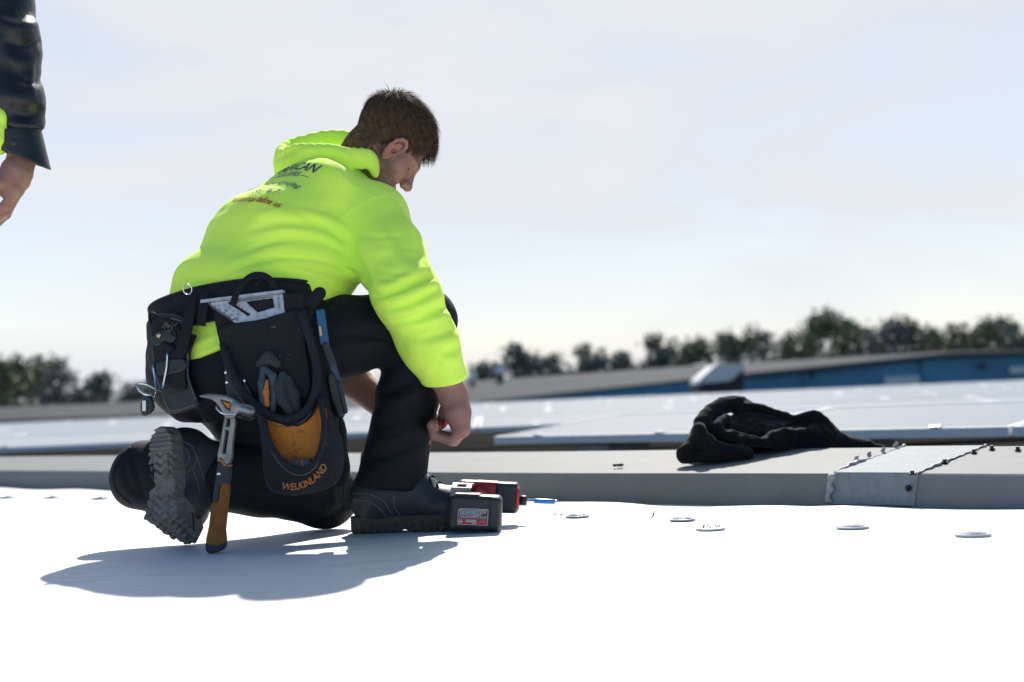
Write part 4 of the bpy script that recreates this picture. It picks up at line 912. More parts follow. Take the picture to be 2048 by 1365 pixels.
# --- hair: a close cap plus combed strands
def scalp(X): return smin(smin(rcone(X, (-.018, .052, -.052), (.0, .046, -.064), .022, .022), rcone(X, (-.018, -.052, -.052), (.0, -.046, -.064), .022, .022), .01), scalp0(X), .028)
def scalp0(X): return smin(ell(X, (-.012, 0, .038), I3, (.097, .077, .086)), rcone(X, (-.030, 0, -.050), (-.024, 0, -.085), .052, .052), .03)
def hairline(X):      # >0 where hair grows
    front = .070 - .30 * np.maximum(0, .075 - X[:, 2]) - X[:, 0]; low = X[:, 2] - np.where(X[:, 0] > .002, np.where(X[:, 0] > .046, .034, -.004 + .25 * np.maximum(0, X[:, 0] - .02)), -.098 + 2.4 * np.maximum(0, X[:, 0] + .040))
    return np.minimum(front, low)
def haircap(X, extra=None):
    top = np.clip((X[:, 2] - .02) / .08, 0, 1); sc = scalp(X)
    if extra is not None: sc = smin(sc, extra, .02)
    return smax(sc - .0015 - .010 * top - .0015 * np.sin(X[:, 1] * 420 + X[:, 0] * 60) * .5, -hairline(X), .006)
hair = link('hair', sdf_mesh('hair', lambda P: haircap(HEAD.loc(P), neck(P)), HEAD.o - .16, HEAD.o + .15, 0.0028), M['hair'], man)
def strands(n, seed):
    r = np.random.default_rng(seed); u = r.normal(size=(n * 4, 3)); u /= np.linalg.norm(u, axis=1)[:, None]
    X = np.array([-.012, 0, .038]) + u * np.array([.099, .079, .088]); X = X[hairline(X.astype(np.float32)) > .002][:n]; V = []; Q = []
    for p in X:
        top = np.clip((p[2] - .035) / .06, 0, 1); L = .026 + .040 * top * (.7 + .6 * r.random()); nrmv = nrm((p - np.array([-.012, 0, .038])) / np.array([.097, .077, .086]) ** 2)
        flow = np.array([.55 + .6 * top, .30 * np.sign(p[1]) * (1 - top) + .15 * r.normal(), -.85 + .75 * top]); 
        if p[0] < -.05: flow = np.array([-.2 + .5 * top, .1 * r.normal(), -1.0 + .8 * top])
        flow = nrm(flow - nrmv * (flow @ nrmv)); tuft = 0.0
        wv = p - np.array([-.080, 0, .098])
        if np.linalg.norm(wv) < .045 and r.random() < .16: tuft = .2 + .6 * r.random(); L = .020 + .014 * r.random()
        pts = [p]; dirv = nrm(flow + nrmv * (.16 + .12 * r.random() + .26 * r.random() * top + tuft) + r.normal(size=3) * .07); S = 5
        for k in range(S):
            q = pts[-1] + dirv * L / S; s = float(scalp(q[None].astype(np.float32))[0]); g = nrm((q - np.array([-.012, 0, .038])) / np.array([.097, .077, .086]) ** 2)
            lo2 = .004 + .014 * top
            if s < lo2 * .6: q = q + g * (lo2 * .6 - s)
            pts.append(q); grav = HEAD.A @ np.array([0, 0, -1.0]); dirv = nrm(dirv + grav * ((.15 + .25 * max(0, min(1, (p[0] - .0) / .05))) if tuft == 0 else .02) + r.normal(size=3) * .05 - g * (.10 if tuft == 0 else 0))
        pts = np.array(pts); w = .0007 + .0006 * r.random(); sd = nrm(np.cross(pts[-1] - pts[0], nrmv)); b = len(V)
        for k, q in enumerate(pts):
            ww = w * (1 - .85 * (k / S) ** 2); V += [q - sd * ww, q + sd * ww]
        Q += [(b + 2 * k, b + 2 * k + 1, b + 2 * k + 3, b + 2 * k + 2) for k in range(S)]
    return np_mesh('strands', HEAD.w(np.array(V)), Q)
link('strands', strands(9000, 5), M['hair'], hair)
# ------------------------------------------------------------------ lettering on the hoodie back
for body_, px_, py_, wd_, m_, sh_, bo_, tl_ in (('AMERICAN', 633, 349, .185, M['navyprint'], .30, .012, 1.0), ('\u2014 BUILDERS \u2014', 616, 360, .165, M['navyprint'], .30, .008, .9),
        ('Commercial & Industrial Roofing', 596, 379, .250, M['navyprint'], .22, .008, 1.1), ('336-767', 553, 391, .115, M['navyprint'], .30, .000, .8), ('Relationships define us.', 559, 417, .195, M['redprint'], .22, .014, 1.15)):
    back_print('back_print', body_, px_, py_, wd_, m_, sh_, bo_, tl_)
# ------------------------------------------------------------------ tool belt
belt = empty('tool_belt', W(478, 640, 3.2), 'black padded tool belt with worn pouches and a wire hammer loop round the waist', 'tool belt')
BC = W(476, 640, 3.285); bn = nrm([-0.05, 0.17, 0.98]); e1 = nrm(RP - bn * (RP @ bn)); e2 = np.cross(bn, e1)
def wear_f(P): return np.minimum(hoodie_f(P), pants_f(P))
th = np.linspace(0, 2 * math.pi, 97)[:-1]; dirs = np.outer(np.cos(th), e1) + np.outer(np.sin(th), e2)
def girth(b, up): return np.array([0.11 if h is None else 0.30 - t for h, n, i, t in (b.ray_cast(Vector(BC + bn * up + d * 0.30), Vector(-d), 0.30) for d in dirs)])
g0 = np.maximum(girth(hood_bvh, 0.0), girth(pants_bvh, 0.0)); gu = [girth(hood_bvh, u) for u in (-.045, .045)]
g = np.clip(np.maximum(g0, np.maximum(gu[0], gu[1]) - .006), .11, .215)
for _ in range(6): g = (np.roll(g, 1) + g + np.roll(g, -1)) / 3
def band(name, r, lo, hi, t, m, parent, tilt=0.0):
    n = len(r); V = []; prof = [(0, lo), (t * .7, lo + .001), (t, lo + .006), (t, hi - .006), (t * .7, hi - .001), (0, hi)]; k = len(prof)
    for i in range(n):
        for a, z in prof: V.append(BC + dirs[i] * (r[i] + a + tilt * z) + bn * z)
    Q = [(i * k + j, ((i + 1) % n) * k + j, ((i + 1) % n) * k + (j + 1) % k, i * k + (j + 1) % k) for i in range(n) for j in range(k)]
    return link(name, np_mesh(name, V, Q), m, parent)
band('padded_band', g + .002, -.040, .041, .010, M['canvas'], belt); band('webbing_strap', g + .012, -.034, .008, .005, M['webbing'], belt)
for z in (.041, -.040): tube_obj('piping', [BC + dirs[i] * (g[i] + .010) + bn * z for i in range(len(th))], .0032, M['binding'], belt, 6, True)
# pouch frame: u right, v up, w out from the hip
PN = nrm([-0.10, -0.99, 0.05]); PU = nrm(np.cross(PN, ZU)); PU = PU if PU[0] > 0 else -PU; PV = np.cross(PU, -PN); PV = PV if PV[2] > 0 else -PV
PO_ = W(560, 760, 3.082)
def PL(px, py, w):
    d = ray(px, py); return CP + d * (((PO_ + PN * w - CP) @ PN) / (d @ PN))
def uv(pts, w): return np.array([[(PL(x, y, w) - PO_) @ PU, (PL(x, y, w) - PO_) @ PV] for x, y in pts])
def ploc(P):
    q = P - PO_.astype(np.float32); return q @ PU.astype(np.float32), q @ PV.astype(np.float32), q @ PN.astype(np.float32)
def slab(pts, w0, w1, r=.003):
    pl_ = uv(spline(np.array([[x, y, 0] for x, y in pts]), len(pts) * 5, True)[:, :2], (w0 + w1) / 2)
    def f(P):
        u, v, w = ploc(P); return smax(polyd(u, v, pl_), np.abs(w - (w0 + w1) / 2) - (w1 - w0) / 2, r)
    return f
plo, phi = PO_ + np.array([-.17, -.17, -.28]), PO_ + np.array([.17, .06, .19])
pouch = empty('pouch', PO_); pouch.parent = belt; pouch.matrix_parent_inverse = parent_inv(belt); pouch['label'] = 'worn black pouch with an orange lined front pocket'
bpan = slab([(426, 625), (432, 596), (520, 590), (604, 588), (612, 616), (622, 655), (645, 715), (660, 780), (672, 850), (678, 925), (640, 955), (560, 955), (524, 900), (516, 840), (490, 800), (456, 770), (446, 715)], 0, .008)
link('back_panel', sdf_mesh('back_panel', bpan, plo, phi, .0035), M['canvas'], pouch)
upan = slab([(437, 655), (520, 640), (604, 622), (612, 690), (622, 770), (600, 800), (520, 790), (470, 748), (452, 705)], .015, .022)
link('flat_pocket', sdf_mesh('flat_pocket', lambda P: upan(P) - .001 * wob(P, 60, 2), plo, phi, .0032), M['canvas'], pouch)
RA = [(447, 688), (458, 735), (482, 782), (515, 815), (548, 836), (582, 840), (614, 822), (631, 785), (634, 735), (622, 685), (602, 624)]
OA = [(446, 680), (452, 770), (486, 806), (512, 850), (520, 905), (524, 955), (560, 978), (640, 972), (680, 940), (683, 885), (670, 850), (664, 800), (650, 740), (630, 685), (604, 618), (560, 620), (500, 640)]
oA = uv(spline(np.array([[x, y, 0] for x, y in OA]), 80, True)[:, :2], .03); opA = uv([tuple(p) for p in spline(np.array([[x, y, 0] for x, y in RA]), 50)[:, :2]] + [(600, 520), (430, 520)], .05)
def bagA(P, inset):
    u, v, w = ploc(P); p = polyd(u, v, oA) + inset; wf = .010 + .050 * (1 - np.exp(np.minimum(p, 0) / .018)) - inset
    return smax(smax(p, (.006 + inset) - w, .004), (w - wf) * .75, .006)
def pocketA(P):
    u, v, w = ploc(P); d = smax(bagA(P, 0), -bagA(P, .0045), .002); op = np.maximum(polyd(u, v, opA), .012 - w); return smax(d, -op, .002) - .0008 * wob(P, 70, 3)
mA = sdf_mesh('main_pocket', pocketA, plo, phi, .0030)
RB = [(527, 832), (533, 868), (550, 905), (576, 934), (604, 942), (630, 926), (644, 890), (649, 848), (640, 796)]
OB = [(525, 828), (520, 900), (522, 948), (534, 980), (562, 991), (602, 991), (655, 977), (678, 955), (685, 915), (676, 868), (658, 820), (642, 790), (610, 835), (575, 846)]
oB = uv(spline(np.array([[x, y, 0] for x, y in OB]), 70, True)[:, :2], .07); opB = uv([tuple(p) for p in spline(np.array([[x, y, 0] for x, y in RB]), 50)[:, :2]] + [(640, 740), (520, 740)], .10)
def bagB(P, inset):
    u, v, w = ploc(P); p = polyd(u, v, oB) + inset; wf = .052 + .062 * (1 - np.exp(np.minimum(p, 0) / .020)) - inset
    return smax(smax(p, (.046 + inset) - w, .004), (w - wf) * .75, .006)
def pocketB(P):
    u, v, w = ploc(P); d = smax(bagB(P, 0), -bagB(P, .0042), .002); op = np.maximum(polyd(u, v, opB), .062 - w); return smax(d, -op, .002) - .0008 * wob(P, 70, 6)
mB = sdf_mesh('front_pocket', pocketB, plo, phi, .0030)
def two_tone(me, test):
    C_ = np.empty(len(me.polygons) * 3, np.float32); me.polygons.foreach_get('center', C_); me.polygons.foreach_set('material_index', test(C_.reshape(-1, 3)).astype(np.int32))
oa = link('main_pocket', mA, [M['canvas'], M['orange']], pouch); ob = link('front_pocket', mB, [M['canvas'], M['orange']], pouch)
two_tone(mB, lambda C_: bagB(C_, .0042) < .0012)
def tA(C_):
    u, v, w = ploc(C_); return (bagB(C_, .006) < .006) & (polyd(u, v, opA) > .004) & (w > .03)
two_tone(mA, tA)
bvA = solid_bvh(lambda P: bagA(P, 0), plo, phi, .003); bvB = solid_bvh(lambda P: bagB(P, 0), plo, phi, .003)
def rimpts(R, bag, wdef):
    pts = []
    for x, y in spline(np.array([[x, y, 0] for x, y in R]), 44)[:, :2]:
        h_ = bag.ray_cast(Vector(CP), Vector(nrm(ray(x, y))))[0]; pts.append(PL(x, y, wdef) if h_ is None else np.array(h_))
    pts = np.array(pts)
    for _ in range(3): pts[1:-1] = (pts[:-2] + pts[1:-1] * 2 + pts[2:]) / 4
    return pts
tube_obj('rim_binding', rimpts(RA, bvA, .012), .0095, M['binding'], oa, 10); tube_obj('rim_binding', rimpts(RB, bvB, .055), .0065, M['binding'], ob, 10)
for R, bag, off, nm, par in ((RB, bvB, 9, 'stitching', ob), (RA, bvA, 14, 'stitching', oa)):
    tube_obj(nm, rimpts([(x + (x - 590) * .03, y + off) for x, y in R[1:-1]], bag, .05) + PN * .0008, .0010, M['thread'], par, 5)
tube_obj('edge_binding', np.array([PL(x, y, .012) for x, y in spline(np.array([[x, y, 0] for x, y in [(604, 618), (632, 690), (652, 745), (667, 805), (673, 855)]]), 30)[:, :2]]), .006, M['binding'], pouch, 8)
# maker's name along the lower lip
base = spline(np.array([[563, 978, 0], [590, 979, 0], [618, 971, 0], [642, 952, 0], [655, 934, 0]]), 60)[:, :2]; bl = np.concatenate([[0], np.cumsum(np.linalg.norm(np.diff(base, axis=0), axis=1))])
lm = text_mesh('WELKINLAND', 1.0, 0.2, 0.012); Lx = verts_of(lm)[:, 0].max()
def lmap(x, y):
    s = x / Lx * bl[-1]; bx_ = np.interp(s, bl, base[:, 0]); by_ = np.interp(s, bl, base[:, 1]); tx = np.interp(s + 1, bl, base[:, 0]) - np.interp(s - 1, bl, base[:, 0]); ty = np.interp(s + 1, bl, base[:, 1]) - np.interp(s - 1, bl, base[:, 1]); n = np.hypot(tx, ty) + 1e-6
    H_ = 19.0; pix = np.stack([bx_ + y * H_ * ty / n, by_ - y * H_ * tx / n], 1); r = []
    for a_, b_ in pix:
        h_, n_2, _, _ = bvB.ray_cast(Vector(CP), Vector(nrm(ray(a_, b_)))); r.append(PL(a_, b_, .1) if h_ is None else np.array(h_ + n_2 * .0014))
    return np.array(r)
map_text(lm, lmap); link('maker_name', lm, M['logo'], ob, False)
# left-hand flap, rivets, steel hammer ring
flap = slab([(449, 738), (470, 745), (494, 768), (510, 805), (512, 840), (480, 838), (458, 812)], .030, .036)
fl = link('leather_flap', sdf_mesh('leather_flap', flap, plo, phi, .003), M['leather'], pouch)
def rivet(p, n, r, m, par, nm='rivet'):
    n = nrm(n); a = nrm(np.cross(n, ZU)); bm = bmesh.new(); add_lathe(bm, p, (a, np.cross(n, a), n), [(r, 0), (r, r * .25), (r * .7, r * .5), (r * .2, r * .6)], 14); return link(nm, bm_mesh(nm, bm), m, par)
for x, y in ((452, 745), (454, 765), (488, 762), (490, 785)): rivet(PL(x, y, .0365), PN, .0042, M['bright'], fl)
ringp = [PL(x, y, w) for x, y, w in ((452, 800, .036), (436, 806, .06), (433, 815, .085), (446, 827, .098), (470, 828, .095), (484, 820, .07), (480, 806, .04))]
tube_obj('hammer_ring', spline(ringp, 40), .0024, M['bright'], belt, 8)
# side sleeve with marker and knife
slv = slab([(657, 752), (672, 748), (690, 800), (688, 832), (676, 834), (664, 800)], .012, .030)
link('side_sleeve', sdf_mesh('side_sleeve', slv, plo, phi + np.array([.05, 0, 0]), .003), M['leather'], pouch)
g2 = slab([(642, 740), (660, 780), (690, 850), (694, 900), (700, 940), (688, 975), (668, 960), (672, 880), (660, 810)], -.012, .006)
link('side_gusset', sdf_mesh('side_gusset', g2, plo, phi + np.array([.05, 0.03, 0]), .0035), M['canvas'], pouch)
# straps on the belt
def ribbon(name, pts, wdt, t, m, parent, nrmv):
    pts = spline(pts, 28); T = np.gradient(pts, axis=0); T /= np.linalg.norm(T, axis=1)[:, None]; nv = nrm(nrmv); V = []; Q = []
    for i, p in enumerate(pts):
        s = nrm(np.cross(T[i], nv)); n2 = np.cross(s, T[i])
        for a, b in ((-1, -1), (1, -1), (1, 1), (-1, 1)): V.append(p + s * a * wdt / 2 + n2 * b * t / 2)
    for i in range(len(pts) - 1):
        for j in range(4): Q.append((i * 4 + j, i * 4 + (j + 1) % 4, i * 4 + 4 + (j + 1) % 4, i * 4 + 4 + j))
    n = len(pts) - 1; Q += [(0, 3, 2, 1), (n * 4, n * 4 + 1, n * 4 + 2, n * 4 + 3)]
    return link(name, np_mesh(name, V, Q), m, parent, False)
ribbon('lifting_loop', [W(464, 612, 3.0805), W(480, 575, 3.0805), W(505, 552, 3.081), W(533, 554, 3.082), W(548, 574, 3.0825), W(551, 605, 3.0825)], .014, .004, M['webbing'], belt, [0, -1, .2])
ribbon('hanging_strap', [W(384, 588, 3.10), W(378, 630, 3.085), W(372, 670, 3.08), W(366, 694, 3.08), W(372, 697, 3.085), W(384, 668, 3.09)], .024, .004, M['webbing'], belt, [-.3, -1, 0])
ribbon('keeper_loop', [W(408, 585, 3.098), W(406, 620, 3.086), W(402, 652, 3.09)], .020, .004, M['webbing'], belt, [-.2, -1, 0])
ribbon('keeper_loop', [W(612, 625, 3.10), W(610, 655, 3.09), W(612, 690, 3.09)], .020, .004, M['webbing'], belt, [.1, -1, 0])
bm = bmesh.new(); c = W(375, 579, 3.09); add_tube(bm, [c + np.array([math.cos(a) * .0095, -.004 * math.sin(a), math.sin(a) * .0110]) for a in np.linspace(0, 6.28, 25)[:-1]], .0013, 6, closed=True); link('split_ring', bm_mesh('split_ring', bm), M['bright'], belt)
kn = lambda P: chain(P, [W(612, 640, 3.10), W(622, 605, 3.085), W(640, 587, 3.08)], [.012, .013, .014], .01) - .002 * wob(P, 140, 2)
link('strap_end', sdf_mesh('strap_end', kn, W(625, 610, 3.09) - .06, W(625, 610, 3.09) + .06, .003), M['webbing'], belt)
# rear holster on the left of the belt
HN = nrm([-.42, -.90, 0.05]); HU = nrm(np.cross(HN, ZU)); HU = HU if HU[0] > 0 else -HU; HVv = np.cross(HU, -HN); HVv = HVv if HVv[2] > 0 else -HVv; HO = W(350, 730, 3.10)
def HL(px, py, w):
    d = ray(px, py); return CP + d * (((HO + HN * w - CP) @ HN) / (d @ HN))
def hslab(pts, w0, w1, r=.003):
    pl_ = np.array([[(HL(x, y, (w0 + w1) / 2) - HO) @ HU, (HL(x, y, (w0 + w1) / 2) - HO) @ HVv] for x, y in spline(np.array([[x, y, 0] for x, y in pts]), len(pts) * 5, True)[:, :2]])
    def f(P):
        q = P - HO.astype(np.float32); return smax(polyd(q @ HU.astype(np.float32), q @ HVv.astype(np.float32), pl_), np.abs(q @ HN.astype(np.float32) - (w0 + w1) / 2) - (w1 - w0) / 2, r)
    return f
hlo, hhi = HO + np.array([-.14, -.12, -.20]), HO + np.array([.12, .14, .16])
hol = empty('holster', HO); hol.parent = belt; hol.matrix_parent_inverse = parent_inv(belt); hol['label'] = 'frayed black leather holster with a wire hammer loop'
link('back_flap', sdf_mesh('back_flap', hslab([(302, 640), (330, 628), (372, 640), (382, 690), (378, 750), (398, 800), (394, 815), (346, 828), (334, 812), (316, 765), (300, 730), (296, 690)], -.010, .001), hlo, hhi, .003), M['leather'], hol)
link('front_flap', sdf_mesh('front_flap', lambda P: hslab([(304, 645), (318, 634), (345, 642), (362, 660), (368, 700), (372, 770), (366, 780), (330, 772), (312, 745), (305, 690)], .001, .007)(P) - .001 * wob(P, 90, 1), hlo, hhi, .003), M['canvas'], hol)
link('cross_strap', sdf_mesh('cross_strap', hslab([(306, 668), (346, 656), (350, 684), (308, 692)], .006, .011), hlo, hhi, .0028), M['leather'], hol)
link('cross_strap', sdf_mesh('cross_strap', hslab([(308, 726), (366, 716), (369, 742), (312, 752)], .006, .010), hlo, hhi, .0028), M['leather'], hol)
rivet(HL(318, 671, .0112), HN, .0062, M['brass'], hol)
ragged = lambda P: chain(P, [HL(318, 698, .008), HL(330, 692, .009), HL(345, 697, .008), HL(338, 705, .008)], [.006, .009, .007, .005], .006) - .003 * wob(P, 260, 4)
link('frayed_patch', sdf_mesh('frayed_patch', ragged, HL(330, 697, .008) - .035, HL(330, 697, .008) + .035, .002), M['pants'], hol)
r2 = random.Random(3)
for k in range(16):
    x0, y0 = 318 + r2.random() * 34, 640 + r2.random() * 24; tube_obj('frayed_thread', spline([HL(x0, y0, .008), HL(x0 + r2.uniform(-8, 12), y0 + r2.uniform(-8, 8), .014), HL(x0 + r2.uniform(-10, 16), y0 + r2.uniform(-10, 12), .012)], 8), .0008, M['webbing'] if k % 3 else M['thread'], hol, 5)
wire = [HL(335, 706, .012), HL(333, 735, .013), HL(328, 762, .014), HL(324, 778, .018), HL(312, 779, .035), HL(292, 769, .055), HL(277, 767, .060), HL(275, 775, .064), HL(286, 787, .066), HL(303, 791, .055), HL(312, 788, .03), HL(311, 765, .014), HL(306, 730, .012)]
tube_obj('hammer_loop', spline(wire, 70), .0023, M['bright'], hol, 8)
link('side_tab', sdf_mesh('side_tab', hslab([(283, 806), (297, 792), (306, 800), (307, 822), (286, 832)], -.006, .002), hlo, hhi, .0028), M['leather'], hol)
box_obj('tab_buckle', HL(289, 812, .004), np.array([HU, HVv, HN]), (.005, .012, .002), M['bright'], hol, .001)
tube_obj('top_loop', spline([HL(306, 655, 0), HL(300, 640, .004), HL(302, 628, .006), HL(310, 630, .004), HL(313, 645, 0)], 20), .0035, M['webbing'], hol, 6)
for path in ([(304, 690), (312, 745), (332, 808), (348, 822), (390, 810)], [(376, 700), (376, 752), (392, 800)]): tube_obj('stitching', np.array([HL(x, y, .0016) for x, y in spline(np.array([[x, y, 0] for x, y in path]), 30)[:, :2]]), .0009, M['thread'], hol, 5)
# ------------------------------------------------------------------ tools carried in the belt
def PX(px, py, w=.0): return PL(px, py, w)
def plate_mesh(name, outer, holes, w0, w1, m, parent):
    o_ = uv(outer, (w0 + w1) / 2); hs = [uv(h, (w0 + w1) / 2) for h in holes]
    def f(P):
        u, v, w = ploc(P); d = polyd(u, v, o_)
        for h in hs: d = np.maximum(d, -polyd(u, v, h))
        return np.maximum(d, np.abs(w - (w0 + w1) / 2) - (w1 - w0) / 2)
    lo = np.min([PL(x, y, w0) for x, y in outer], 0) - .02; hi = np.max([PL(x, y, w0) for x, y in outer], 0) + .02
    return link(name, sdf_mesh(name, f, lo, hi, .0018), m, parent, False)
sq = empty('speed_square', PL(500, 640, .0115), 'scuffed aluminium speed square standing in the flat pocket of the pouch', 'speed square')
blade = plate_mesh('blade', [(409, 606), (566, 587), (577, 690), (520, 690), (466, 644)], [[(492, 604), (546, 597), (549, 615), (516, 625)], [(456, 605), (461, 604), (502, 630), (496, 632)]], .0098, .0132, M['alu'], sq)
lipc = (PL(404, 604, .0115) + PL(567, 584, .0115)) / 2; lx = nrm(PL(567, 584, .0115) - PL(404, 604, .0115)); Ls = np.linalg.norm(PL(567, 584, .0115) - PL(404, 604, .0115)) / 2
box_obj('lip', lipc, np.array([lx, PN, np.cross(lx, PN)]), (Ls, .009, .0028), M['alu'], sq, .0008)
def tick(a, b, wd=.0006):
    A_, B_ = PL(*a, .0142), PL(*b, .0142); t = nrm(B_ - A_); s = np.cross(t, PN); bm = bmesh.new(); add_box(bm, (A_ + B_) / 2, np.array([t, s, PN]), (np.linalg.norm(B_ - A_) / 2, wd, .0005)); link('scale_mark', bm_mesh('scale_mark', bm), M['print'], blade, False)
for k in range(26):
    a = k / 25; x, y = 416 + (464 - 416) * a, 611 + (643 - 611) * a; tick((x, y), (x + 3 + 3 * (k % 5 == 0), y - 3 - 3 * (k % 5 == 0)))
for k in range(22):
    x = 478 + 66 * k / 21; y = 600.5 - .125 * (x - 478); tick((x, y), (x, y + 3 + 2 * (k % 4 == 0)))
def sq_text(s, px, py, size, rot):
    me = text_mesh(s, 1.0, 0, .01, 'CENTER'); c_, s_ = math.cos(rot), math.sin(rot)
    o = PL(px, py, .0142); ex = nrm(PU * c_ + PV * s_); ey = nrm(-PU * s_ + PV * c_)
    map_text(me, lambda x, y: o + np.outer(x * size, ex) + np.outer(y * size, ey)); link('scale_number', me, M['print'], blade, False)
for s, x, y in (('5', 436, 615), ('10', 450, 623), ('15', 462, 631), ('20', 472, 639), ('2', 470, 608), ('3', 477, 613), ('4', 484, 619), ('5', 491, 624), ('6', 498, 629), ('1', 449, 612), ('2', 458, 618), ('3', 466, 624), ('4', 475, 630)): sq_text(s, x, y, .0065, -.62)
sq_text('SWANSON', 556, 606, .0050, -1.45)
# pliers and knit glove in the main pocket
def gear(name, fn, c, r, h, m, parent): c = np.asarray(c); return link(name, sdf_mesh(name, fn, c - r, c + r, h), m, parent)
pl_ = empty('pliers', PX(530, 800, .03), 'pliers with orange cored slate grips sticking out of the main pocket', 'pliers')
gear('grip', lambda P: chain(P, [PX(527, 738, .034), PX(523, 768, .038), PX(526, 800, .034), PX(532, 830, .030)], [.0075, .0085, .0085, .007], .006), PX(528, 785, .034), .075, .0025, M['tealgrip'], pl_)
gear('grip', lambda P: chain(P, [PX(530, 738, .036), PX(545, 752, .038), PX(549, 790, .036), PX(545, 825, .030)], [.007, .0085, .0085, .007], .006), PX(540, 785, .034), .075, .0025, M['tealgrip'], pl_)
gear('inlay', lambda P: chain(P, [PX(534, 762, .042), PX(532, 785, .045), PX(534, 810, .040)], [.0035, .0065, .006], .006), PX(533, 785, .042), .05, .0022, M['griporange'], pl_)
gl = empty('work_glove', PX(575, 800, .03), 'grey striped knit glove stuffed in the main pocket beside the pliers', 'glove')
stripe = lambda P, f: .0012 * np.sin((P @ nrm(np.array([.5, 0, 1.0])).astype(np.float32)) * f)
gear('cuff', lambda P: chain(P, [PX(520, 728, .026), PX(537, 716, .028), PX(554, 728, .026)], [.009, .013, .010], .008) - stripe(P, 1500), PX(537, 722, .027), .05, .002, M['glove'], gl)
gear('fingers', lambda P: smin(chain(P, [PX(566, 752, .030), PX(558, 775, .036), PX(566, 800, .036), PX(582, 826, .032)], [.010, .012, .012, .010], .008), chain(P, [PX(575, 760, .024), PX(588, 790, .028), PX(596, 822, .026)], [.011, .012, .009], .008), .004) - stripe(P, 1300), PX(572, 790, .030), .065, .002, M['glove'], gl)
kf = empty('utility_knife', PX(645, 660, .02), 'blue handled utility knife clipped beside the pouch', 'knife')
gear('handle', lambda P: rbox(P, PX(645, 655, .018), np.array([nrm(PX(650, 690, .018) - PX(641, 622, .018)), np.cross(nrm(PX(650, 690, .018) - PX(641, 622, .018)), PN), PN]), (.039, .0095, .007), .004), PX(645, 655, .018), .06, .002, M['blueplastic'], kf)
box_obj('clip', PX(641, 662, .027), np.array([nrm(PX(650, 690, .018) - PX(641, 622, .018)), np.cross(nrm(PX(650, 690, .018) - PX(641, 622, .018)), PN), PN]), (.010, .0022, .001), M['brass'], kf, .0005)
mk = empty('marker_pen', PX(665, 740, .02), 'dark grey marker pen standing in the side sleeve of the pouch', 'marker')
gear('barrel', lambda P: chain(P, [PX(651, 690, .02), PX(664, 728, .021)], [.0085, .0095], .003), PX(658, 708, .02), .05, .002, M['gripblack'], mk)
gear('cap', lambda P: chain(P, [PX(665, 732, .021), PX(684, 788, .022)], [.0082, .0075], .003), PX(675, 760, .02), .06, .002, M['tealgrip'], mk)
scv = empty('nail_punch', PX(690, 800, .02), 'slim black punch hanging beside the side sleeve', 'punch'); gear('shaft', lambda P: chain(P, [PX(678, 765, .034), PX(691, 823, .034)], [.0045, .0055], .003), PX(686, 795, .034), .05, .002, M['blacktool'], scv)
cs = empty('bit_case', PX(598, 930, .08), 'dark slate bit case with red slots down in the orange pocket', 'case')
box_obj('shell', PX(598, 938, .078), np.array([PU, PV, PN]), (.027, .020, .013), M['tealgrip'], cs, .004)
for x in (579, 605): box_obj('slot', PX(x, 930, .0915), np.array([PU, PV, PN]), (.0022, .010, .0008), M['labelred'], cs, .0005)
# ------------------------------------------------------------------ hammer hanging in the ring
HY = 3.000
def HP(px, py, y=0.0): return W(px, py, HY + y)
ham = empty('claw_hammer', G(432, 1105), 'steel claw hammer with an orange brown grip hanging upright from the belt ring', 'hammer')
def hx(pts): return np.array([[HP(x, y)[0], HP(x, y)[2]] for x, y in pts])
def hext(pts, half, holes=(), sm=4):
    pp = hx(spline(np.array([[x, y, 0] for x, y in pts]), len(pts) * sm, True)[:, :2] if sm else pts); hh = [hx(h) for h in holes]
    def f(P):
        d = polyd(P[:, 0], P[:, 2], pp)
        for h in hh: d = smax(d, -polyd(P[:, 0], P[:, 2], h), .002)
        return smax(d, np.abs(P[:, 1] - HY) - half, .004)
    return f
def hb(pts, pad=.03): a = np.array([HP(x, y) for x, y in pts]); return a.min(0) - pad, a.max(0) + pad
clw = [(398, 793), (412, 788), (440, 789), (462, 794), (476, 803), (484, 812), (480, 824), (468, 838), (452, 836), (442, 818), (430, 803), (412, 797)]
hd = lambda P: smin(smax(hext(clw, .012, [[(443, 800), (464, 806), (462, 820), (454, 816)]])(P), np.abs(P[:, 1] - HY) - (.005 + .08 * np.clip(P[:, 0] - HP(398, 790)[0], 0, .1)), .003), chain(P, [HP(474, 813), HP(486, 818), HP(488, 819), HP(501, 823)], [.0115, .010, .0125, .0130], .004), .006)
link('head', sdf_mesh('head', hd, *hb(clw + [(505, 830)]), .0018), M['steel'], ham)
link('head_insert', sdf_mesh('head_insert', hext([(444, 801), (463, 807), (461, 819), (454, 815)], .009, [], 0), *hb([(440, 795), (470, 825)], .02), .0015), M['griporange'], ham)
shf = [(453, 826), (472, 830), (468, 880), (462, 928), (436, 922), (444, 870)]
link('shaft', sdf_mesh('shaft', hext(shf, .0085, [[(456, 838), (461, 839), (459, 852), (454, 851)], [(453, 862), (458, 862), (452, 905), (447, 905)]], 3), *hb(shf), .0018), M['steel'], ham)
gb = [(440, 916), (449, 922), (452, 930), (463, 930), (458, 972), (444, 972), (438, 1005), (427, 1008), (432, 965)]
link('collar', sdf_mesh('collar', hext(gb, .0125, [], 2), *hb(gb), .0018), M['gripblack'], ham)
go = [(445, 970), (459, 970), (455, 1020), (451, 1060), (452, 1086), (433, 1092), (414, 1086), (420, 1050), (426, 1006), (438, 1004)]
link('grip', sdf_mesh('grip', hext(go, .0140, [], 3), *hb(go), .0018), M['grip'], ham)
